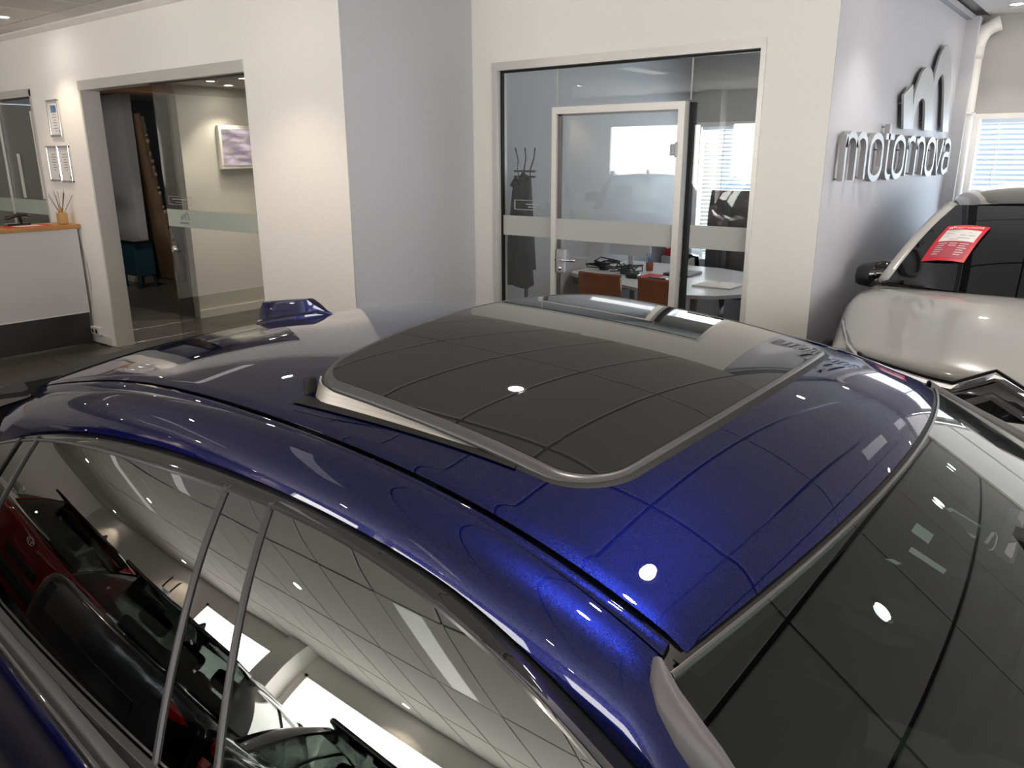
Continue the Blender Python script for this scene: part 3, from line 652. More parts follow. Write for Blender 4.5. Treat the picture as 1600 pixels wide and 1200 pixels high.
V = []; Fc = []; rings = 14
for k in range(rings+1):
    f_ = 1-k/rings
    for (u, y) in inner:
        uu, yy = u*f_, cy_+(y-cy_)*f_; V.append((XC+uu, yy, gz_(uu, yy)))
for k in range(rings):
    for i in range(n_):
        a, b = k*n_+i, k*n_+(i+1) % n_; Fc.append((a, b, b+n_, a+n_))
sg = mesh('sunroof_glass', V, Fc, 'sun_glass', car, smooth=True)
bm = bmesh.new(); bm.from_mesh(sg.data); bmesh.ops.remove_doubles(bm, verts=bm.verts, dist=1e-5); bmesh.ops.recalc_face_normals(bm, faces=bm.faces); bm.to_mesh(sg.data); bm.free()
V = []; Fc = []; outer = gloop(0.0); mid = gloop(.006)
L0 = [(u, y, gz_(u, y)-.0005) for u, y in inner]; L1 = [(u, y, gz_(u, y)+.0012) for u, y in gloop(.010)]; L2 = [(u, y, gz_(u, y)-.001) for u, y in mid]
L3 = [(u, y, gz_(u, y)-.006) for u, y in gloop(.001)]; L4 = [(u, y, gz_(u, y)-.011) for u, y in outer]; L5 = [(u, y, gz_(u, y)-.015) for u, y in gloop(.004)]
for L_ in (L0, L1, L2, L3, L4, L5): V += [(XC+u, y, z) for u, y, z in L_]
for k in range(5):
    for i in range(n_):
        a, b = k*n_+i, k*n_+(i+1) % n_; Fc.append((a, a+n_, b+n_, b))
sf = mesh('sunroof_frame', V, Fc, 'frame_grey', sg, smooth=True)
for s in (NEAR, FAR):
    rows = []
    for y in np.linspace(.58, .99, 26):
        top = gz_(.452, y)-.012; r_ = 0 if y < .93 else (y-.93)**2*9
        rows.append([(X(.450-r_, s), y, top), (X(.455-r_, s), y, (top+rz(.46, y))/2), (X(.461-r_, s), y, rz(.461, y)-.001)])
    grid('lift_seal', [[(X(.452, s), y, rz(.452, y)+.001), (X(.463+.016*max(0, (y-.56)/.45), s), y, rz(.463+.016*max(0, (y-.56)/.45), y)+.0018)] for y in np.linspace(.56, .985, 20)], 'rubber', sg, th=.0012, flip=(s == NEAR))
    box('lift_bellows', (min(X(.425, s), X(.446, s)), .988, rz(.44, .99)-.01), (max(X(.425, s), X(.446, s)), 1.0, gz_(.44, .99)-.012), 'rubber', sg, bev=.005)
    grid('lift_blade', rows, 'brushed', sg, th=.003, flip=(s == FAR))
rows = []
lo = gloop(-.010); li = gloop(.05)
rows = [[(XC+u, y, rz(u, y)-.002) for u, y in lo], [(XC+u*.995, y, rz(u, y)+.003) for u, y in gloop(0)], [(XC+u, y, rz(u, y)-.012) for u, y in li]]
rows = [r_+[r_[0]] for r_ in rows]
grid('sunroof_seal', rows, 'rubber', car)
box('sunroof_tray', (XC-.44, .46, 1.36), (XC+.44, 1.0, 1.362), 'rubber', car)
# --- shark fin, spoiler, tail
fin = []
for t in np.linspace(0, 1, 34):
    y = 1.470+.30*t; zb = rz(0, y)-.004
    h = float(np.interp(t, [0, .08, .27, .88, .96, 1], [.004, .013, .045, .056, .030, .008])); wb = float(np.interp(t, [0, .12, .35, .7, .92, 1], [.001, .014, .036, .042, .030, .012]))
    wt = min(.010, wb*.5); fl = min(.012, h*.5)
    fin.append([(XC-wb, y, zb), (XC-wb*.93, y, zb+fl*.7), (XC-wb*.72, y, zb+fl), (XC-wb*.62, y, zb+fl+.002), (XC-wt-(wb*.62-wt)*.35, y, zb+fl+(h-fl)*.6), (XC-wt, y, zb+h), (XC-wt*.6, y, zb+h+.0015), (XC+wt*.6, y, zb+h+.0015), (XC+wt, y, zb+h), (XC+wt+(wb*.62-wt)*.35, y, zb+fl+(h-fl)*.6), (XC+wb*.62, y, zb+fl+.002), (XC+wb*.72, y, zb+fl), (XC+wb*.93, y, zb+fl*.7), (XC+wb, y, zb)])
fo = grid('shark_fin_antenna', fin, 'blue', car)
bm = bmesh.new(); bm.from_mesh(fo.data); bmesh.ops.holes_fill(bm, edges=[e for e in bm.edges if e.is_boundary]); bmesh.ops.recalc_face_normals(bm, faces=bm.faces); bm.to_mesh(fo.data); bm.free()
es_ = fo.modifiers.new('crisp', 'EDGE_SPLIT'); es_.split_angle = math.radians(35)
rows = []
for t in np.linspace(0, 1, 10):
    row = []
    for a in np.linspace(-1, 1, 31):
        u = a*(.515+.02*t); y = 1.972+.325*t-.05*u*u; z = 1.272-.075*t-.03*a*a+.02*(1-a*a)
        if t > .95: z -= .02
        row.append((XC+u, y, z))
    rows.append(row)
grid('rear_spoiler', rows, 'rubber', car, th=.012, flip=True)  # matte black puts the dark floor's reflection into the blue spoiler's colour
grid('spoiler_gap', [[(XC+a*.5, 1.955-.06*(a*.5)**2, rz(a*.5, 1.955)-.02), (XC+a*.5, 1.985, 1.255)] for a in np.linspace(-1, 1, 21)], 'rubber', car, th=.004)
grid('rear_window', [[(XC+a*(.50+.10*t), 2.22+.42*t, 1.175-.22*t-.03*a*a) for a in np.linspace(-1, 1, 13)] for t in np.linspace(0, 1, 8)], 'side_glass', car, th=.004, flip=True)
grid('tailgate', [[(XC+a*(.66+.12*min(1, t*2)), 2.64+.16*t-.1*a*a, .95-.5*t) for a in np.linspace(-1, 1, 13)] for t in np.linspace(0, 1, 8)], 'blue', car, th=.004, flip=True)
# --- bonnet and nose
grid('bonnet', [[(XC+a*(.70+.06*t), -.78-.95*t+.10*a*a*t, .905-.02*a*a-.16*t-.10*t*t*abs(a)) for a in np.linspace(-1, 1, 21)] for t in np.linspace(0, 1, 16)], 'blue', car, th=.003)
grid('front_bumper', [[(XC+a*(.76+.06*t), -1.72-.09*math.sin(t*PI*.8)+.12*a*a, .74-.5*t) for a in np.linspace(-1, 1, 17)] for t in np.linspace(0, 1, 10)], 'blue', car, th=.003)
# --- cabin
box('cabin_floor', (XC-.74, -.75, .22), (XC+.74, 2.1, .26), 'dash', car)
grid('headlining', [[(XC+a*(float(hw(max(y, .24)))-.01), y, zedge(y)+KC*(hw(y)**2)*(1-a*a)-.035) for a in np.linspace(-1, 1, 11)] for y in list(np.linspace(.24, .48, 6))], 'lining', car)
grid('headlining', [[(XC+a*(float(hw(y))-.01), y, zedge(y)+KC*(hw(y)**2)*(1-a*a)-.035) for a in np.linspace(-1, 1, 11)] for y in list(np.linspace(1.0, 1.95, 8))], 'lining', car)
grid('dashboard', [[(XC+a*.68, -.80+.62*t, .80+.05*math.sin(t*PI)-.015*a*a-(0 if t < .9 else .35*(t-.9)*10*.4)) for a in np.linspace(-1, 1, 17)] for t in np.linspace(0, 1, 14)], 'dash', car, th=.02, flip=True)
box('instrument_hood', (XC+.22, -.36, .83), (XC+.52, -.16, .90), 'dash', car, bev=.03)
def torus(name, c, R_, r, tilt, m, parent, n=30):
    pts = [Vector((R_*math.cos(2*PI*i/n), 0, R_*math.sin(2*PI*i/n))) for i in range(n)]
    rot = Matrix.Rotation(tilt, 3, 'X'); pts = [Vector(c)+rot @ p for p in pts]
    return sweep(name, pts, circ(r, 8), m, parent, upv=rot @ Vector((0, 1, 0)), closed=True)
sw = torus('steering_wheel', (XC+.37, .03, .86), .185, .016, .42, 'dash', car)
sweep('steering_column', [(XC+.37, -.25, .76), (XC+.37, .02, .86)], circ(.05, 12), 'dash', sw)
boxes('wheel_spoke', [((XC+.20, .01, .845), (XC+.54, .035, .885))], 'silver', sw, bev=.008)
for u in (-.36, .37):
    for k, yb_ in enumerate((.72, 1.55)):
        st = grid('seat_back', [[(XC+u+a*.24*(1-.25*max(0, t-.6)), yb_+.20*t+.06*a*a*-1+.03, .50+.56*t) for a in np.linspace(-1, 1, 9)] for t in np.linspace(0, 1, 9)], 'cloth', car, th=.10, flip=True)
        box('headrest', (XC+u-.125, yb_+.17, 1.06), (XC+u+.125, yb_+.27, 1.24), 'cloth', st, bev=.045)
        box('seat_base', (XC+u-.25, yb_-.42, .36), (XC+u+.25, yb_+.10, .52), 'cloth', st, bev=.05)
    u_ = -.29 if u < 0 else .30
    grid('sun_visor', [[(XC+u_+a*.020, y, 1.252+.07*(y-.1)-.004*a*a) for a in np.linspace(-1, 1, 7)] for y in np.linspace(.10, .215, 5)], 'tan', car, th=.010)
mr = box('rear_view_mirror', (XC-.125, .035, 1.17), (XC+.125, .065, 1.235), 'black', car, bev=.018)
box('mirror_stem', (XC-.02, .02, 1.225), (XC+.02, .09, 1.27), 'rubber', mr, bev=.004)
box('sensor_housing', (XC-.09, .05, 1.245), (XC+.09, .13, 1.270), 'dash', car, bev=.012)
def plate(name, pts, m, dz=-.0095, n=0):
    """small flat piece just behind the windshield, corners given as (distance from centre, y)"""
    V = [(XC+u, y, ws(u, y)+dz) for u, y in pts]; k = len(V); V += [(x, y, z-.002) for x, y, z in V]
    return mesh(name, V, [tuple(range(k)), tuple(range(2*k-1, k-1, -1))]+[(i, i+k, (i+1) % k+k, (i+1) % k) for i in range(k)], m, car)
def dots(name, q, nx, ny):
    q = [np.array(p) for p in q]; bm = bmesh.new()
    for i in range(nx):
        for j in range(ny):
            c = []
            for a_, b_ in ((.12, .12), (.88, .12), (.88, .88), (.12, .88)):
                f, g = (i+a_)/nx, (j+b_)/ny; p = (q[0]*(1-f)+q[1]*f)*(1-g)+(q[3]*(1-f)+q[2]*f)*g; c.append(bm.verts.new((XC+p[0], p[1], ws(p[0], p[1])-.0088)))
            bm.faces.new(c)
    return frombm(name, bm, 'paper', car)
dots('dotted_band', [(-.1373, .1573), (-.1388, .1357), (-.167, .1366), (-.1645, .1582)], 22, 11)
dots('dotted_band', [(-.1957, .150), (-.1937, .1093), (-.2067, .1104), (-.2089, .1507)], 34, 4)
plate('sensor_cover', [(-.051, .138), (-.0399, .1335), (-.0369, .0965), (-.0803, .0958), (-.0834, .100)], 'sensor')
plate('mirror_button', [(-.2516, .167), (-.242, .1605), (-.240, .1506), (-.2484, .1552)], 'sensor')
plate('mirror_shell', [(-.3665, .1791), (-.345, .1411), (-.3542, .1326), (-.3299, .1085), (-.3473, .111), (-.3717, .1345), (-.384, .1805)], 'tan', -.016)
bm = bmesh.new()
for k in range(10):
    u, y = -.0751+.0429*k/10, .0834-.003*k/10
    vs_ = [bm.verts.new((XC+u+a_*.0034, y+b_*.0036, ws(u+a_*.0034, y+b_*.0036)-.0088)) for a_, b_ in ((0, -.5), (.75, -.5), (.75, .5+(.35 if k in (0, 4, 7) else 0)), (0, .5))]; bm.faces.new(vs_)
arc_ = [(-.0287, .0785), (-.0396, .0746), (-.0638, .0735), (-.0824, .0746), (-.0887, .0783)]
for (u0, y0), (u1, y1) in zip(arc_, arc_[1:]):
    vs_ = [bm.verts.new((XC+u, y, ws(u, y)-.0088)) for u, y in ((u0, y0), (u1, y1), (u1, y1+.0012), (u0, y0+.0012))]; bm.faces.new(vs_)
frombm('windshield_sticker', bm, 'trim', car)

# ==== part 2
# ------------------------------------------------------------------ the other cars (local axes: x forward, y left, z up)
def blend(a, b, t): return a+(b-a)*t
NOSE = ([0, .12, .256, .40, .592, .723, .818, .875, .95], [0, .009, .039, .10, .19, .33, .46, .52, .57])
def make_car(name, loc, rot, label, p):
    r = root(name, loc, label, 'car', rot=rot, local=True)
    L_, W_, b = p['L'], p['W']/2, p['body']
    zb, zr = p['belt'], p['roof']
    xw, xt, xr0, xr1 = p['ws'], p['wst'], p['rt'], p['rg']       # windshield base / top, roof rear end, rear glass base
    hoodz = p['hood']
    # lower body: lofted sections
    def top(x):
        if x > xw: t = (x-xw)/(L_/2-xw); return zb-.02-(zb-.02-hoodz)*t**p.get('hexp', 1.25)
        if x < xr1: t = (xr1-x)/(xr1+L_/2); return zb-.02-(.04 if p['kind'] != 'suv' else .02)*t
        return zb-.02
    def half(x):
        t = abs(x)/(L_/2); k = p.get('round', 3.2)
        return W_*(1-p.get('taper', .20)*t**k*(1 if x > 0 else .7))
    st = np.concatenate([[-L_/2], np.linspace(-L_/2+.03, L_/2-.04, 34), [L_/2]]); S = []
    for x in st:
        h, w_ = top(x), half(x)
        if abs(x) > L_/2-.01: h, w_ = h-.05, w_-.05
        crown = .03 if x > xw else 0
        ramp = max(0, min(1, (x-(xw-.25))/(L_/2-xw+.25))); ramp = ramp*ramp*(3-2*ramp)
        bx = lambda y: x-ramp*p.get('nose', 1.0)*float(np.interp(abs(y), NOSE[0], NOSE[1]))
        half_p = [(0, .20), (w_*.85, .20), (w_*.96, .27), (w_, .45), (w_*1.0, h*.70), (w_*.985, h*.84), (w_*.95, h*.94), (w_*.88, h-.008), (w_*.6, h+crown*.7), (w_*.25, h+crown), (0, h+crown)]
        S.append([(bx(y), y, z) for y, z in half_p]+[(bx(y), -y, z) for y, z in half_p[-2:0:-1]])
    n = len(S[0]); V = [q for s_ in S for q in s_]; Fc = []
    for i in range(len(S)-1):
        for j in range(n): Fc.append((i*n+j, i*n+(j+1) % n, (i+1)*n+(j+1) % n, (i+1)*n+j))
    Fc += [tuple(range(n))[::-1], tuple(range((len(S)-1)*n, len(S)*n))]
    o = mesh('body', V, Fc, b, r, smooth=True)
    bm = bmesh.new(); bm.from_mesh(o.data); bmesh.ops.recalc_face_normals(bm, faces=bm.faces); bm.to_mesh(o.data); bm.free()
    md = o.modifiers.new('smooth', 'SUBSURF'); md.levels = 1; md.render_levels = 2
    # greenhouse patches
    wb, wr = W_*p.get('wbf', .90), W_*p.get('wrf', .66); wtz = p.get('wtz', zr-.035)
    def patch(nm, f, m, nu=14, nv=10, th=.006, par=r): return grid(nm, [[f(u, v) for u in np.linspace(-1, 1, nu)] for v in np.linspace(0, 1, nv)], m, par, th=th)
    bow = p.get('bow', .13)
    def wsf(u, v):
        hb, ht = wb*.93, wr*.95
        x = blend(xw+.02-bow*1.6*u*u, xt-.06*u*u, v); y = u*blend(hb, ht, v); z = blend(zb-.01, wtz, v)+.05*math.sin(PI*v)*(1-.3*u*u)+.02*(1-u*u)*v
        return (x, y, z)
    patch('windshield', wsf, p.get('glass', 'car_glass'))
    def rf(u, v):
        x = blend(xt-.06*u*u+.0, xr0+.05*u*u, v); ww = wr*(1-.06*v)
        return (x, u*ww, zr-.02-.02*u*u*1.6-.02*abs(u)**6+.018*math.sin(PI*v)-.03*v*v*p.get('drop', 1)-(zr-.035-wtz)*max(0, 1-v/.42)**2)
    patch('roof', rf, p.get('roofm', b), 18, 14, .02)
    def rgf(u, v):
        x = blend(xr0+.02+.05*u*u, xr1+.05*u*u, v); return (x, u*blend(wr*.90, wb*.86, v), blend(zr-.06-.02*u*u, zb+.0, v)+.03*math.sin(PI*v))
    patch('rear_glass', rgf, p.get('rglass', 'car_glass'))
    def sgf(s):
        def f(u, v):
            t = (u+1)/2
            xtop, xbot = blend(xt-.10, xr0+.12, t), blend(xw-.30, xr1+.22, t)
            return (blend(xtop, xbot, v), s*(blend(wr*.985, wb, v)+.03*math.sin(PI*v)), blend(zr-.075-.02*t-(zr-.035-wtz)*max(0, 1-t/.42)**2, zb-.01, v))
        return f
    for s in (-1, 1):
        sgo = patch('side_glass', sgf(s), p.get('glass', 'car_glass'), 16, 8, .004)
        f = sgf(s)
        sweep('door_pillar', [np.array(f(.02, v))+(0, s*.006, 0) for v in np.linspace(0, 1, 6)], [(-.04, -.006), (.04, -.006), (.04, .006), (-.04, .006)], 'black', sgo, upv=(0, 1, .3))
        sweep('windshield_pillar', [np.array(wsf(s*1.02, v))+(-.02, s*.006, .002) for v in np.linspace(0, 1, 10)], circ(.042, 8, .028), p.get('pillar', b), r)
        q = [rf(s, v) for v in np.linspace(0, 1, 10)]
        sweep('roof_rail', [np.array(a)+(0, s*.006, -.016) for a in q], circ(.035, 8, .028), p.get('railm', p.get('roofm', b)), r)
        # rear pillar panel
        grid('rear_pillar', [[tuple(np.array(f(1, v))*(1-t)+np.array(rgf(s, v))*t+np.array((0, s*.012*math.sin(PI*t), 0))) for t in np.linspace(-.06, 1.03, 6)] for v in np.linspace(0, 1, 8)], b, r, th=.015)
        grid('front_corner', [[tuple(np.array(f(-1, v))*(1-t)+np.array(wsf(s, v))*t+np.array((0, s*.006*math.sin(PI*t), 0))) for t in np.linspace(-.04, 1.0, 5)] for v in np.linspace(0, 1, 8)], p.get('cornerm', 'black'), r, th=.01)
        # mirror
        mx, my, mz = xw-.36, s*(wb+.02-p.get('mo', 0)), zb+.02+p.get('mz', 0)
        bmm = bmesh.new(); bmesh.ops.create_uvsphere(bmm, u_segments=16, v_segments=10, radius=1, matrix=Matrix.Translation((mx, my+s*.13, mz+.05)) @ Matrix.Rotation(s*-.18, 4, 'Z') @ Matrix.Diagonal((.075, .125, .092, 1)))
        for v in bmm.verts:
            o_ = v.co-Vector((mx, my+s*.13, mz+.05)); o_ = Vector((math.copysign((abs(o_.x)/.08)**.75*.08, o_.x), math.copysign((abs(o_.y)/.13)**.7*.13, o_.y), math.copysign((abs(o_.z)/.083)**.62*.083, o_.z)))
            o_.z *= 1.15-.22*(s*o_.y/.13); v.co = Vector((mx, my+s*.13, mz+.05))+o_
            if v.co.x < mx-.035: v.co.x = mx-.035
            if v.co.z < mz+.005: v.co.z = mz+.005+(v.co.z-mz-.005)*.4
        mo = frombm('door_mirror', bmm, p.get('mirror', b), r, smooth=True)
        sweep('mirror_arm', [(mx-.01, s*(wb-.04), mz-.015), (mx, my+s*.06, mz+.012)], circ(.022, 8, .014), 'black', mo)
        # wheels in dark arches
        for wx in (p['wf'], p['wr']):
            lathe('wheel_arch', [(0, -.02), (.375, -.02), (.385, .012), (.375, .016)] if s > 0 else [(0, .02), (.375, .02), (.385, -.012), (.375, -.016)], 'rubber', r, (wx, s*(W_*.985), .34), 'Y', 28)
            ty = lathe('tyre', [(.21, -.10), (.30, -.11), (.33, -.08), (.33, .08), (.30, .11), (.21, .10)], 'rubber', r, (wx, s*(W_-.08), .33), 'Y', 28)
            lathe('rim', [(0, s*.09), (.05, s*.10), (.10, s*.06), (.19, s*.05), (.215, s*.10), (.215, -s*.05)], 'silver', ty, (wx, s*(W_-.08), .33), 'Y', 24)
    # cabin: seats, dash, cabin block
    box('cabin_shell', (xr1+.15, -wb*.84, .45), (xw-.35, wb*.84, zb-.12), 'rubber', r, bev=.03)
    for sx_ in (xw-1.15, xw-2.0):
        for s in (-1, 1):
            st_ = box('seat_back', (sx_-.08, s*.36-.23, .6), (sx_+.08, s*.36+.23, zb+.10), 'cloth', r, bev=.05)
            box('headrest', (sx_-.10, s*.36-.13, zb+.13), (sx_+.0, s*.36+.13, zb+.32), 'cloth', st_, bev=.05)
    box('dashboard', (xw-.62, -wb*.84, zb-.25), (xw-.12, wb*.84, zb-.09), 'dash', r, bev=.04)
    box('rear_view_mirror', (xt+.12, -.11, zr-.20), (xt+.15, .11, zr-.13), 'black', r, bev=.012)
    return r
def subpart(name, V, Fc, m, r): return mesh(name, V, Fc, m, r)
def tail(r, p, lens='redplastic', bar=False):
    L_, W_ = p['L'], p['W']/2; x = -L_/2
    for s in (-1, 1):
        grid('tail_lamp', [[(x+.02+.10*t*t+.02*abs(v), s*(W_*.50+W_*.42*t), p['belt']-.20+.07*v*(1-.4*t)) for v in np.linspace(-1, 1, 5)] for t in np.linspace(0, 1, 8)], lens, r, th=.03)
    box('number_plate', (x-.012, -.26, .52), (x+.01, .26, .63), 'black', r, bev=.004)
    box('rear_bumper', (x-.05, -W_*.84, .30), (x+.12, W_*.84, .46), 'rubber', r, bev=.04)
    bw = .55 if p['kind'] == 'hatch' else .5
    bm = bmesh.new()
    bbox(bm, (p['rt']-.20, -W_*.60, p['roof']-.085), (p['rt']+.12, W_*.60, p['roof']-.045), .015)
    frombm('roof_spoiler', bm, p.get('spm', 'black'), r)
    lathe('shark_fin', [(0, .06), (.012, .045), (.03, .0), (0, 0)], 'black', r, (p['rt']+.22, 0, p['roof']-.02), n=12)
# white car in front of the window wall
pw = dict(wbf=.8625, wrf=.6325, mo=.105, mz=-.075, L=4.44, W=1.92, body='whitepaint', belt=1.03, roof=1.565, wtz=1.445, hexp=1.9, taper=.11, ws=1.05, wst=.28, rt=-1.55, rg=-2.0, hood=.80, kind='suv', roofm='black_trim', mirror='black', glass='dark_glass', wf=1.35, wr=-1.35, bow=.12, round=4.0, railm='whitepaint', cornerm='black')
wc = make_car('white_car', (5.98, .36, 0), PI, 'glossy white car with black roof and red price card, parked by the venetian blinds', pw)
EDGE = np.array([(0, 2.235, .790), (.12, 2.226, .792), (.256, 2.196, .796), (.392, 2.165, .810), (.573, 2.065, .816), (.701, 1.825, .827), (.794, 1.565, .845), (.855, 1.394, .868)])
def edge(y, dx=0, dz=0): return np.array([np.interp(abs(y), EDGE[:, 0], EDGE[:, 1])+dx, y, np.interp(abs(y), EDGE[:, 0], EDGE[:, 2])+dz])
def chevron(y, dz, h=.075, w_=.15):
    q = edge(y, .03, dz); a = abs(y)
    if a < w_: q[2] += h*(1-a/w_); q[0] -= .03*(1-a/w_)
    return q
YL = np.concatenate([np.linspace(-.60, -.15, 12), np.linspace(-.12, .12, 9), np.linspace(.15, .60, 12)])
grid('grille', [[edge(y, -.02, .006)+(-.03*max(0, 1-abs(y)/.15), 0, .065*max(0, 1-abs(y)/.15)), edge(y, .004, -.03)+(-.02*max(0, 1-abs(y)/.15), 0, 0), edge(y, .010, -.125), edge(y, -.02, -.14)] for y in YL], 'black', wc, th=.02)
PRS = [(-.010, -.015), (.010, -.015), (.014, .0), (.010, .015), (-.010, .015)]
sweep('chrome_strip', [chevron(y, -.006) for y in YL], PRS, 'chrome', wc, smooth=False)
sweep('chrome_strip', [chevron(y, -.088) for y in YL], PRS, 'chrome', wc, smooth=False)
sweep('bonnet_gap', [chevron(y, .020, .078) for y in YL], [(-.010, -.006), (.004, -.006), (.004, .006), (-.010, .006)], 'rubber', wc, smooth=False)
grid('bumper_bar', [[edge(y, .030, -.115), edge(y, .045, -.135), edge(y, .05, -.17), edge(y, .035, -.205), edge(y, -.03, -.22)] for y in np.linspace(-.75, .75, 31)], 'whitepaint', wc, th=.015)
grid('lower_grille', [[edge(y, .040, -.21), edge(y, .045, -.34)] for y in np.linspace(-.66, .66, 25)], 'black', wc, th=.02)
for s in (-1, 1):
    yy = np.linspace(.48, .855, 24)
    hl = grid('headlamp', [[edge(s*y, .015, .012), edge(s*y, .034, -.012-.012*(.875-y)), edge(s*y, .030, -.030-.05*(.875-y)), edge(s*y, .0, -.036-.06*(.875-y))] for y in yy], 'black', wc, th=.012)
    sweep('running_light', [edge(s*y, .028, .004) for y in yy], circ(.009, 6), 'chrome', hl)
    sweep('running_light', [edge(s*y, .034, -.034-.05*(.875-y)) for y in yy[6:]], circ(.006, 6), 'chrome', hl)
    sweep('wiper', [(.99-.05*abs(y), y, 1.035+.01*s) for y in np.linspace(s*.02, s*.62, 8)], circ(.010, 6), 'rubber', wc)
grid('cowl', [[(1.08-.20*u*u-.13*v, u*.80, 1.018+.016*v) for v in np.linspace(0, 1, 4)] for u in np.linspace(-1, 1, 15)], 'rubber', wc, th=.012)
# red price card behind the windshield
pc = root('price_card', (5.4, .85, 1.24), 'red price card with white panel on the windshield of the white car', 'card')
cA, cB, cC, cD = [np.array(q) for q in ((5.4775, .9062, 1.3362), (5.4176, .6731, 1.3446), (5.1446, .7435, 1.1616), (5.2015, .9784, 1.1441))]
ex, ey = cB-cA, cD-cA; nrmv = np.cross(ey, ex); nrmv /= np.linalg.norm(nrmv); nrmv *= -1 if nrmv[2] < 0 else 1
def cpt(a, b):      # the card bends with the windshield
    return (cA*(1-a)+cB*a)*(1-b)+(cD*(1-a)+cC*a)*b+nrmv*(.004+.022*math.sin(PI*a)*.6+.012*math.sin(PI*b))
def cardq(nm, u0, v0, u1, v1, m, lift, par):
    return grid(nm, [[cpt(u0+(u1-u0)*i/10, v0+(v1-v0)*j/10)+nrmv*lift for i in range(11)] for j in range(11)], m, par, th=.0006)
sh = cardq('sheet', 0, 0, 1, 1, 'redpaper', 0, pc)
cardq('white_panel', .10, .16, .92, .50, 'paper', .0012, sh)
cardq('faded_panel', .10, .52, .92, .93, 'pinkpaper', .0012, sh)
bm = bmesh.new()
def cline(u0, v0, u1, v1, lift=.0026):
    vs_ = [bm.verts.new(cpt(a, b)+nrmv*lift) for a, b in ((u0, v0), (u1, v0), (u1, v1), (u0, v1))]; bm.faces.new(vs_)
for k, (a, b) in enumerate(((.16, .46), (.16, .72), (.16, .34), (.52, .86), (.16, .28), (.5, .78), (.34, .55))): cline(a, .195+.042*k, b, .207+.042*k)
frombm('print_lines', bm, 'ink', sh)
bm = bmesh.new()
for k in range(6):
    cline(.16, .565+.055*k, .36-.03*(k % 3), .578+.055*k); cline(.66, .565+.055*k, .86-.05*(k % 2), .578+.055*k)
    if k < 2: cline(.42, .565+.055*k, .60, .578+.055*k)
frombm('print_lines', bm, 'paper', sh)
e1, e2 = ex/np.linalg.norm(ex), -ey/np.linalg.norm(ey); o1 = cpt(.22, .115)+nrmv*.004
text('heading', 'motornova', .038, 'paper', sh, Matrix(((e1[0], e2[0], nrmv[0], o1[0]), (e1[1], e2[1], nrmv[1], o1[1]), (e1[2], e2[2], nrmv[2], o1[2]), (0, 0, 0, 1))), ext=.0003)
o1 = cpt(.10, .12)+nrmv*.003
prismV = [o1+e1*(x-6.05)*.022+e2*(z-1.93)*.045 for x, z in LOGO]
bm = bmesh.new(); f_ = bm.faces.new([bm.verts.new(v) for v in prismV]); bmesh.ops.triangulate(bm, faces=[f_]); frombm('heading_mark', bm, 'paper', sh)
# cars standing behind the photographer, seen mirrored in the glass
pr_ = dict(L=4.0, W=1.76, body='red', belt=.98, roof=1.53, ws=.95, wst=.25, rt=-1.45, rg=-1.85, hood=.80, kind='hatch', roofm='red', glass='car_glass', wf=1.25, wr=-1.25, spm='black')
HD = math.atan2(.49, -.87)
rc = make_car('red_car', (-2.84, 6.65, 0), HD, 'dark red hatchback with black roof spoiler, mirrored in the rear side window', pr_)
tail(rc, pr_)
for R1, R2, y, z in ((.055, .036, 0, .83), (.022, .034, 0, .83), (.040, .014, 0, .842)):
    sweep('tailgate_emblem', [(-2.02, y+R1*math.cos(a), z+R2*math.sin(a)) for a in np.linspace(0, 2*PI, 25)[:-1]], circ(.004, 6), 'chrome', rc, closed=True, upv=(1, 0, 0))
pb = dict(L=4.0, W=1.76, body='blackpaint', belt=.98, roof=1.46, ws=.9, wst=.2, rt=-1.5, rg=-1.85, hood=.9, kind='suv', glass='car_glass', wf=1.25, wr=-1.25)
b1 = make_car('black_car', (-2.84, 4.5, 0), HD, 'black car with long red tail lamps, mirrored next to the red hatchback', pb); tail(b1, pb)
b2 = make_car('black_car', (-2.84, 2.34, 0), HD, 'black car seen through its rear glass, mirrored in the front side window', pb); tail(b2, pb)
pv = dict(pb); pv.update(body='whitepaint', roof=1.48)
b3 = make_car('white_car', (-2.84, 9.3, 0), HD+PI, 'pale car mirrored in the office partition, left of the red one', pv); tail(b3, pv)

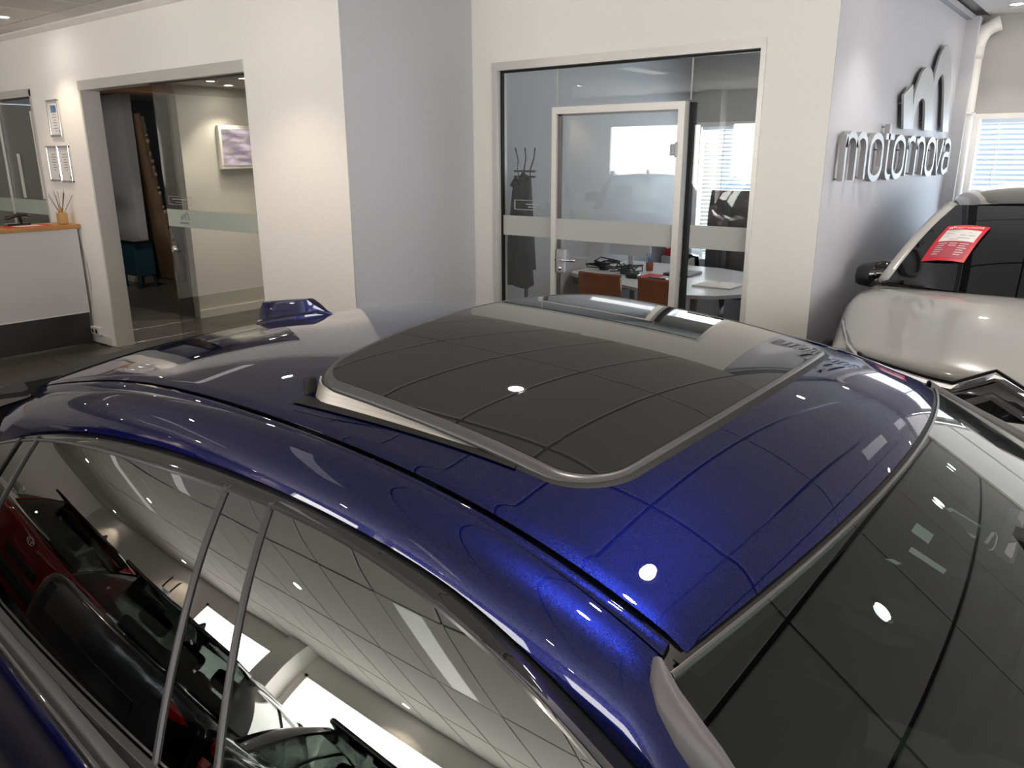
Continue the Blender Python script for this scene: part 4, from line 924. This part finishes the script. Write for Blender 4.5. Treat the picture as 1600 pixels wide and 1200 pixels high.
# ------------------------------------------------------------------ company sign on the logo wall
mk = root('wall_emblem', (6.9, YO, 1.93), 'large silver arched letter m emblem standing off the lilac wall', 'sign')
prism('emblem_plate', LOGO, YO-.045, YO-.030, 'silver', mk)
for x, z in ((6.12, 2.1), (6.55, 2.2), (6.85, 2.0), (7.2, 2.45), (7.55, 2.0)):
    lathe('standoff', [(.008, 0), (.008, .032)], 'silver_side', mk, (x, YO-.032, z), 'Y', 8)
ws_ = root('wall_lettering', (6.4, YO, 1.6), 'silver stand-off lettering reading motornova on the lilac wall', 'sign')
def strokes(ch):
    H = 1.0
    arc = lambda cx, cz, rx, rz_, a0, a1, n=14: [(cx+rx*math.cos(a0+(a1-a0)*i/n), cz+rz_*math.sin(a0+(a1-a0)*i/n)) for i in range(n+1)]
    if ch == 'm': return [[(0, 0), (0, 1)], [(0, .72)]+arc(.25, .72, .25, .28, PI, 0)+[(.5, 0)], [(.5, .72)]+arc(.75, .72, .25, .28, PI, 0)+[(1, 0)]], 1.0
    if ch == 'n': return [[(0, 0), (0, 1)], [(0, .70)]+arc(.3, .70, .3, .30, PI, 0)+[(.6, 0)]], .6
    if ch == 'r': return [[(0, 0), (0, 1)], [(0, .70)]+arc(.3, .70, .3, .30, PI, PI*.28)], .5
    if ch == 'o': return [arc(.33, .70, .33, .30, 0, PI)+arc(.33, .30, .33, .30, PI, 2*PI)+[(.66, .70)]], .66
    if ch == 't': return [[(.12, 1.3), (.12, .2)]+arc(.32, .2, .2, .2, PI, 1.5*PI)+[(.42, 0)], [(-.08, 1), (.42, 1)]], .42
    if ch == 'v': return [[(0, 1), (.3, 0), (.6, 1)]], .6
    if ch == 'a': return [[(.05, .9)]+arc(.3, .74, .3, .26, PI*.75, 0)+[(.6, 0)], [(.6, .55)]+arc(.27, .29, .27, .29, PI/2, 1.5*PI)+[(.6, .12)]], .6
def letter(ch, x0, sx_, z0, h):
    st_, wd = strokes(ch); V = []; Fc = []
    par = None
    bm = bmesh.new()
    for s_ in st_:
        pts = [(x0+a*sx_, z0+b*h) for a, b in s_]; n = len(pts); tk = .019; pv_ = []
        for i, (a, b) in enumerate(pts):
            d = Vector((pts[min(i+1, n-1)][0]-pts[max(i-1, 0)][0], pts[min(i+1, n-1)][1]-pts[max(i-1, 0)][1])); d.normalize()
            nx, nz = -d.y*tk, d.x*tk
            pv_.append([bm.verts.new((a+nx, YO-.055, b+nz)), bm.verts.new((a-nx, YO-.055, b-nz)), bm.verts.new((a-nx, YO-.022, b-nz)), bm.verts.new((a+nx, YO-.022, b+nz))])
        for i in range(n-1):
            for k in range(4): bm.faces.new((pv_[i][k], pv_[i][(k+1) % 4], pv_[i+1][(k+1) % 4], pv_[i+1][k]))
        bm.faces.new(pv_[0]); bm.faces.new(pv_[-1][::-1])
    lo = frombm('letter_'+ch, bm, 'silver_side', ws_)
    for a, b in (st_[0][0], st_[-1][-1]):
        lathe('standoff', [(.006, 0), (.006, .024)], 'silver_side', lo, (x0+a*sx_, YO-.024, z0+b*h*.92+.01), 'Y', 6)
xs = [4.84, 5.35, 5.72, 5.94, 6.32, 6.60, 6.96, 7.28, 7.60]
for ch, x0 in zip('motornova', xs):
    letter(ch, x0, .42 if ch in 'mr' else .44, 1.615, .26)
# pipe in the corner
pp = root('corner_pipe', (8.16, 1.37, 0), 'thick white painted pipe running up the corner beside the logo wall', 'pipe')
sweep('pipe', [(8.17, 1.345, .0), (8.17, 1.345, 2.60), (8.18, 1.33, 2.70), (8.19, 1.30, 2.77), (8.205, 1.25, 2.81), (8.21, 1.19, 2.83)], circ(.062, 16), 'pipe', pp, upv=(0, 1, .2))
lathe('sleeve', [(.062, 0), (.068, .0), (.068, .10), (.062, .10)], 'pipe', pp, (8.17, 1.345, 2.55), n=20)
lathe('bracket', [(.062, 0), (.074, 0), (.074, .022), (.062, .022)], 'pipe', pp, (8.17, 1.345, 2.09), n=20)
# ------------------------------------------------------------------ reception counter and what stands there
rcn = root('reception_counter', (1.5, 8.2, 0), 'white reception counter with beech top and dark plinth, at the left edge', 'counter')
box('front_panel', (.2, 7.955, .31), (3.40, 7.985, 1.11), 'counter', rcn)
box('counter_top', (.15, 7.93, 1.112), (3.425, 8.35, 1.152), 'wood', rcn, bev=.004)
box('plinth', (.25, 7.972, 0), (3.40, 8.0, .31), 'plinth', rcn)
box('plinth_bead', (.2, 7.95, .303), (3.40, 7.99, .315), 'trim', rcn)
box('end_panel', (3.36, 7.985, .0), (3.41, 8.33, 1.11), 'counter', rcn)
df = root('reed_diffuser', (3.33, 8.05, 1.152), 'amber glass reed diffuser with black reeds on the counter end', 'diffuser')
bo = box('bottle', (3.285, 8.015, 1.152), (3.365, 8.095, 1.262), 'amber', df, bev=.012)
lathe('neck', [(.016, 0), (.016, .03), (.021, .032), (.021, .045), (.012, .045)], 'amber', bo, (3.325, 8.055, 1.26), n=14)
for k in range(9):
    a = k*.7; d_ = .012+.008*(k % 3)
    sweep('reed', [(3.325, 8.055, 1.22), (3.325+math.cos(a)*d_*4.2, 8.055+math.sin(a)*d_*4.2, 1.46-.02*(k % 3))], circ(.0022, 5), 'black', df)
ph = root('desk_phone', (3.0, 8.75, 1.15), 'black office telephone at the left end of the counter', 'phone')
sweep('handset', [(2.90, 8.22, 1.225), (2.96, 8.24, 1.235), (3.02, 8.27, 1.245), (3.09, 8.29, 1.243), (3.125, 8.30, 1.228)], circ(.022, 10, .018), 'black', ph)
box('stand', (3.02, 8.26, 1.152), (3.05, 8.30, 1.24), 'black', ph, bev=.004); box('base', (2.9, 8.2, 1.152), (3.1, 8.33, 1.172), 'black', ph, bev=.006)
fl_ = root('leaflet', (2.95, 8.06, 1.153), 'flat red and white leaflet lying on the beech counter top', 'leaflet')
lf = box('sheet', (2.82, 7.98, 1.153), (3.20, 8.17, 1.156), 'redpaper', fl_); box('white_field', (2.90, 8.0, 1.1562), (3.12, 8.14, 1.1566), 'paper', lf)
def frame(y0, z0, y1, z1, label, pic):
    r = root('certificate_frame', (XL, (y0+y1)/2, z0), label, 'frame')
    boxes('silver_frame', [((XL-.022, y0, z0), (XL-.001, y0+.016, z1)), ((XL-.022, y1-.016, z0), (XL-.001, y1, z1)), ((XL-.022, y0, z0), (XL-.001, y1, z0+.018)), ((XL-.022, y0, z1-.018), (XL-.001, y1, z1))], 'chrome', r, bev=.003)
    pa = box('certificate', (XL-.010, y0+.014, z0+.014), (XL-.006, y1-.014, z1-.014), 'paper', r)
    L_ = []
    for k in range(7):
        hh = z1-.05-(.085 if pic else .03)-k*.024; wd = (.07, .10, .05, .09, .06, .08, .04)[k]; c_ = (y0+y1)/2
        L_.append(((XL-.0112, c_-wd/2, hh), (XL-.0098, c_+wd/2, hh+.006)))
    boxes('print_lines', L_, 'ink', pa)
    if pic: box('picture', (XL-.0115, y0+.06, z1-.115), (XL-.0098, y1-.06, z1-.05), 'blueink', pa)
    box('stamp', (XL-.0115, y0+.03, z0+.035), (XL-.0098, y0+.055, z0+.06), 'blueink', pa)
frame(7.995, 1.950, 8.225, 2.278, 'silver framed certificate with a small blue picture, the upper one', True)
frame(8.145, 1.542, 8.385, 1.868, 'silver framed certificate, left one of the lower pair', False)
frame(7.915, 1.535, 8.140, 1.868, 'silver framed certificate, right one of the lower pair', False)
so = root('power_socket', (XL, 7.88, .10), 'white double power socket low on the wall beside the doorway', 'socket')
sb = box('housing', (XL-.045, 7.80, .085), (XL-.001, 7.97, .165), 'trim', so, bev=.008)
for y in (7.845, 7.92): lathe('outlet', [(0, 0), (.016, 0), (.018, -.003), (.022, -.003)], 'cable', sb, (XL-.046, y, .125), 'X', 14)
sweep('wall_cable', [(XL-.006, 8.0, .10), (XL-.006, 7.96, .3), (XL-.007, 7.90, .6), (XL-.006, 7.92, .85), (XL-.006, 7.98, 1.10)], circ(.005, 6), 'trim', so)
# ------------------------------------------------------------------ behind the sliding door
tv = root('wall_screen_set', (5.5, 8.2, 1.64), 'wall mounted television showing a pinkish picture, behind the glass door', 'television')
fr_ = box('bezel', (5.12, 8.13, 1.63), (5.95, 8.185, 2.10), 'trim', tv, bev=.006); box('screen', (5.15, 8.126, 1.67), (5.92, 8.131, 2.06), 'tv', fr_)
cb = root('blue_cabinet', (5.36, 11.0, 0), 'dark blue steel cabinet on thin legs in the corridor', 'cabinet')
box('carcass', (5.32, 10.78, .17), (5.58, 11.18, .62), 'cab', cb, bev=.006); box('top', (5.31, 10.76, .62), (5.59, 11.19, .655), 'black', cb, bev=.004)
box('door', (5.312, 10.80, .19), (5.32, 11.16, .60), 'cab', cb)
for x, y in ((5.335, 10.8), (5.335, 11.16), (5.565, 10.8), (5.565, 11.16)): box('leg', (x-.012, y-.012, 0), (x+.012, y+.012, .17), 'cab', cb)
for k, (lab, dx, th_, zt, m_) in enumerate((('nearer tall flattened cardboard sheet leaning in the doorway', 0, .05, 2.34, 'card'), ('torn cardboard sheet leaning behind the nearer one', .07, .06, 2.30, 'card'))):
    rr = root('cardboard_sheet', (5.9, 11.0, 0), lab, 'cardboard', None)
    rnd = random.Random(k); rows = []
    V = []; nseg = 26
    for face in (0, 1):
        for i in range(nseg+1):
            t = i/nseg; x = 5.78+dx*.5+.26*(1-t)**1.1+face*th_*.7; z = .0+zt*t+rnd.uniform(-.0, .012); bow = .03*math.sin(PI*t)
            y0 = 11.10+rnd.uniform(-.02, .02)*(.3+dx*8)-.42*(1-t)*1.0*.3; V.append((x-bow, y0, z)); V.append((x-bow+.015, y0+1.0, z))
    Fc = []
    o_ = 2*(nseg+1)
    for i in range(nseg):
        a = 2*i; Fc += [(a, a+1, a+3, a+2), (o_+a, o_+a+2, o_+a+3, o_+a+1), (a, a+2, o_+a+2, o_+a), (a+1, o_+a+1, o_+a+3, a+3)]
    Fc += [(0, o_, o_+1, 1), (2*nseg, 2*nseg+1, o_+2*nseg+1, o_+2*nseg)]
    cs = mesh('board', V, Fc, m_, rr)
    bm = bmesh.new()
    for i in range(3, nseg-1):
        if rnd.random() < .5 and k == 1:
            v0 = Vector(V[2*i]); x = v0.x+.01; bbox(bm, (x, v0.y-.02, v0.z), (x+.03+.02*rnd.random(), v0.y+.02, v0.z+.03+.03*rnd.random()), .008, 1)
    if k == 1: frombm('torn_edge', bm, 'cardedge', rr)
    else: bm.free()
# ------------------------------------------------------------------ office furniture
dk = root('office_desk', (6.2, 3.0, 0), 'white office desk cluttered with cables behind the glass partition', 'desk')
out = [(6.02, 4.02), (5.93, 3.98), (5.86, 3.85), (5.62, 3.30), (5.46, 2.92), (5.44, 2.62), (5.55, 2.40), (5.80, 2.22), (6.30, 2.18), (6.75, 2.35), (7.0, 3.0), (7.0, 4.02)]
bm = bmesh.new(); vs_ = [bm.verts.new((x, y, .715)) for x, y in out]; f_ = bm.faces.new(vs_); rx = bmesh.ops.extrude_face_region(bm, geom=[f_])
bmesh.ops.translate(bm, vec=(0, 0, .028), verts=[g for g in rx['geom'] if isinstance(g, bmesh.types.BMVert)])
frombm('desk_top', bm, 'desk', dk)
box('under_frame', (5.85, 2.6, .66), (6.9, 3.9, .714), 'black', dk)
for x, y in ((6.0, 3.85), (5.8, 2.7), (6.85, 3.85), (6.5, 2.45)): lathe('leg', [(0, 0), (.03, 0), (.03, .66), (0, .66)], 'silver', dk, (x, y, 0), n=12)
box('modesty_panel', (6.05, 3.05, .25), (6.07, 3.35, .66), 'lining', dk)
def side_chair(y0, y1, x, zt, label):
    r = root('visitor_chair', (x, (y0+y1)/2, 0), label, 'chair', None)
    yc_ = (y0+y1)/2; w_ = (y1-y0)/2
    g = grid('backrest', [[(x+.10*t*t*0-.05*t-.03*(1-a*a)+.02, yc_+a*w_*(1-.04*t), .46+(zt-.46)*t) for a in np.linspace(-1, 1, 9)] for t in np.linspace(0, 1, 10)], 'leather', r, th=.035)
    sweep('piping', [(x-.03+.02-.03*(1-a*a), yc_+a*w_*.96, zt) for a in np.linspace(-1, 1, 9)], circ(.012, 6), 'leather', g)
    box('seat', (x, yc_-w_, .42), (x+.45, yc_+w_, .48), 'leather', r, bev=.02)
    for dx, dy in ((.03, -.9), (.03, .9), (.42, -.9), (.42, .9)): lathe('leg', [(0, 0), (.012, 0), (.012, .43), (0, .43)], 'chrome', r, (x+dx, yc_+dy*w_, 0), n=8)
side_chair(3.06, 3.46, 5.28, .865, 'tan leather chair under the desk, the left of two')
side_chair(2.52, 2.92, 5.28, .865, 'tan leather chair under the desk, right one behind the door frame')
oc = root('swivel_chair', (7.25, 3.08, 0), 'black high-backed swivel chair on the far side of the desk', 'chair')
bk = grid('backrest', [[(7.28+.05*a*a, 3.08+a*(.24-.05*max(0, t-.75)*2), .52+.92*t) for a in np.linspace(-1, 1, 11)] for t in np.linspace(0, 1, 14)], 'plastic', oc, th=.07)
box('back_bar', (7.22, 3.055, .5), (7.245, 3.105, 1.40), 'grey_strip', bk, bev=.006)
box('seat', (7.08, 2.81, .44), (7.40, 3.35, .53), 'cloth', oc, bev=.04)
for s in (-1, 1): sweep('armrest', [(7.28, 3.08+s*.28, .56), (7.28, 3.08+s*.31, .80), (7.12, 3.08+s*.31, .82), (7.05, 3.08+s*.31, .80)], circ(.025, 8), 'black', oc, upv=(0, 1, 0))
lathe('gas_column', [(0, .08), (.03, .08), (.03, .44), (0, .44)], 'chrome', oc, (7.25, 3.08, 0), n=12)
for k in range(5):
    a = k*2*PI/5; ba = sweep('base_spoke', [(7.25, 3.08, .11), (7.25+.3*math.cos(a), 3.08+.3*math.sin(a), .07)], circ(.02, 6), 'black', oc)
    lathe('castor', [(0, -.02), (.028, -.02), (.028, .02), (0, .02)], 'black', ba, (7.25+.3*math.cos(a), 3.08+.3*math.sin(a), .03), 'Y', 10)
cst = root('coat_stand', (5.02, 3.80, 0), 'grey coat stand with curved hooks in the office corner', 'coat stand')
for dx, dy in ((0, -.05), (0, 0), (0, .05)):
    sweep('hook', [(5.0, 3.80+dy, 1.58), (4.99, 3.80+dy*1.2, 1.66), (5.0, 3.79+dy*1.5, 1.74), (4.97, 3.775+dy*1.9, 1.82)], circ(.006, 6), 'grey_strip', cst)
lathe('pole', [(0, 0), (.016, 0), (.016, 1.62), (0, 1.62)], 'grey_strip', cst, (5.02, 3.80, 0), n=10)
box('cross_bar', (4.99, 3.70, 1.60), (5.01, 3.90, 1.615), 'grey_strip', cst); box('cross_bar', (4.99, 3.70, 1.64), (5.01, 3.90, 1.655), 'grey_strip', cst)
lathe('foot', [(0, 0), (.2, 0), (.2, .012), (.02, .03), (0, .03)], 'grey_strip', cst, (5.02, 3.80, 0), n=20)
def coat(name, y, wt, wbm, z0, z1, x, label, m_='clothdark'):
    r = root(name, (x, y, z0), label, 'coat')
    def f(a, t):
        ang = a*PI; w_ = wt+(wbm-wt)*t**.8; d_ = .05+.05*t
        return (x+d_*math.cos(ang)+.008*math.sin(ang*5), y+w_*math.sin(ang)+.010*math.cos(ang*7)*t, z1+(z0-z1)*t-.015*math.cos(ang*3)*t)
    grid('body', [[f(a, t) for t in np.linspace(0, 1, 12)] for a in np.linspace(-1, 1, 29)], m_, r)
    sweep('sleeve', [(x-.03, y-wt*.9, z1-.03), (x-.07, y-wbm*.75, z1-.25), (x-.09, y-wbm*.72, z1-.55)], circ(.038, 10), m_, r)
    sweep('collar', [(x-.02, y-.05, z1-.02), (x-.04, y, z1+.03), (x-.02, y+.05, z1-.02)], circ(.018, 8), m_, r)
coat('long_coat', 3.845, .03, .13, .76, 1.56, 4.98, 'long dark grey coat hanging at the left of the coat stand')
coat('jacket', 3.735, .025, .065, .90, 1.60, 4.93, 'narrow black jacket hanging on the right of the coat stand', 'cloth')
# things on the desk
def cablepile(n, seed, cx, cy, rad, label, m_='cable'):
    r = root('cable_tangle', (cx, cy, .743), label, 'cables'); rn = random.Random(seed)
    for k in range(n):
        pts = [(cx+rn.uniform(-rad, rad), cy+rn.uniform(-rad, rad)*1.4, .752+rn.uniform(0, .09)) for _ in range(5)]
        cu = []
        for i in range(len(pts)-1):
            for t in np.linspace(0, 1, 5)[:-1]: cu.append(tuple(np.array(pts[i])*(1-t)+np.array(pts[i+1])*t))
        sweep('cable', cu, circ(.006, 5), m_, r)
    box('charger', (cx-.05, cy-.02, .744), (cx+.03, cy+.05, .79), m_, r, bev=.008)
cablepile(5, 3, 6.25, 3.80, .13, 'tangle of black charger cables at the left end of the desk')
cablepile(4, 8, 6.15, 3.52, .11, 'heap of white and black leads in the middle of the desk', 'plastic')
def item(name, lo, hi, m_, label, cat, bev=.01):
    o = box(name, lo, hi, m_, bev=bev); tag(o, label, cat); return o
item('computer_mouse', (5.93, 3.30, .744), (6.02, 3.42, .785), 'black', 'black rounded computer mouse near the desk edge', 'mouse', .018)
item('red_folder', (6.0, 3.2, .744), (6.25, 3.34, .752), 'redpaper', 'small red folder beside the computer mouse', 'folder', .002)
item('stapler', (5.92, 3.02, .744), (5.98, 3.2, .772), 'black', 'black stapler lying right of the red folder', 'stapler', .01)
item('closed_laptop', (6.25, 2.98, .744), (6.55, 3.22, .768), 'plastic', 'closed grey laptop lying on the desk', 'laptop', .006)
item('paper_stack', (5.85, 2.42, .744), (6.15, 2.75, .757), 'paper', 'pile of papers at the right end of the desk', 'papers', .002)
cu_ = root('pen_cup', (6.45, 3.46, .744), 'dark brown cup with pens on the desk', 'cup')
lathe('cup', [(0, .744), (.032, .744), (.036, .82), (.032, .82), (.03, .75), (0, .75)], 'leather', cu_, (6.45, 3.46, 0), n=16)
for k in range(4): sweep('pen', [(6.45, 3.46, .76), (6.45+.03*math.cos(k*1.7), 3.46+.03*math.sin(k*1.7), .90)], circ(.004, 5), 'blueink', cu_)
mo_ = root('monitor', (6.6, 3.75, .744), 'white backed computer monitor standing on the desk', 'monitor')
box('screen_back', (6.62, 3.55, .84), (6.65, 4.0, 1.14), 'desk', mo_, bev=.008); box('foot', (6.58, 3.68, .744), (6.74, 3.86, .756), 'desk', mo_, bev=.004); box('neck', (6.65, 3.75, .75), (6.67, 3.80, .95), 'desk', mo_)
sb_ = root('side_board', (7.9, 3.2, 0), 'white low sideboard under the office window', 'sideboard')
box('carcass', (7.70, 2.1, .05), (8.1, 4.0, .72), 'desk', sb_, bev=.004); box('plinth', (7.72, 2.12, 0), (8.08, 3.98, .05), 'black', sb_)
for y in (2.57, 3.05, 3.52): box('door', (7.69, y-.46, .08), (7.70, y, .70), 'desk', sb_, bev=.002)
for k, (y, m_, h, nm_) in enumerate(((3.93, 'redpaper', .27, 'red'), (3.85, 'bluebind', .30, 'blue'), (3.77, 'desk', .29, 'white'), (3.69, 'desk', .26, 'short white'))):
    b_ = root('ring_binder', (7.86, y, .72), nm_+' ring binder standing on the sideboard', 'binder')
    bb_ = box('spine', (7.72, y-.033, .721), (8.0, y+.033, .72+h), m_, b_, bev=.004); box('label_patch', (7.717, y-.02, .80), (7.721, y+.02, .88), 'paper', bb_)
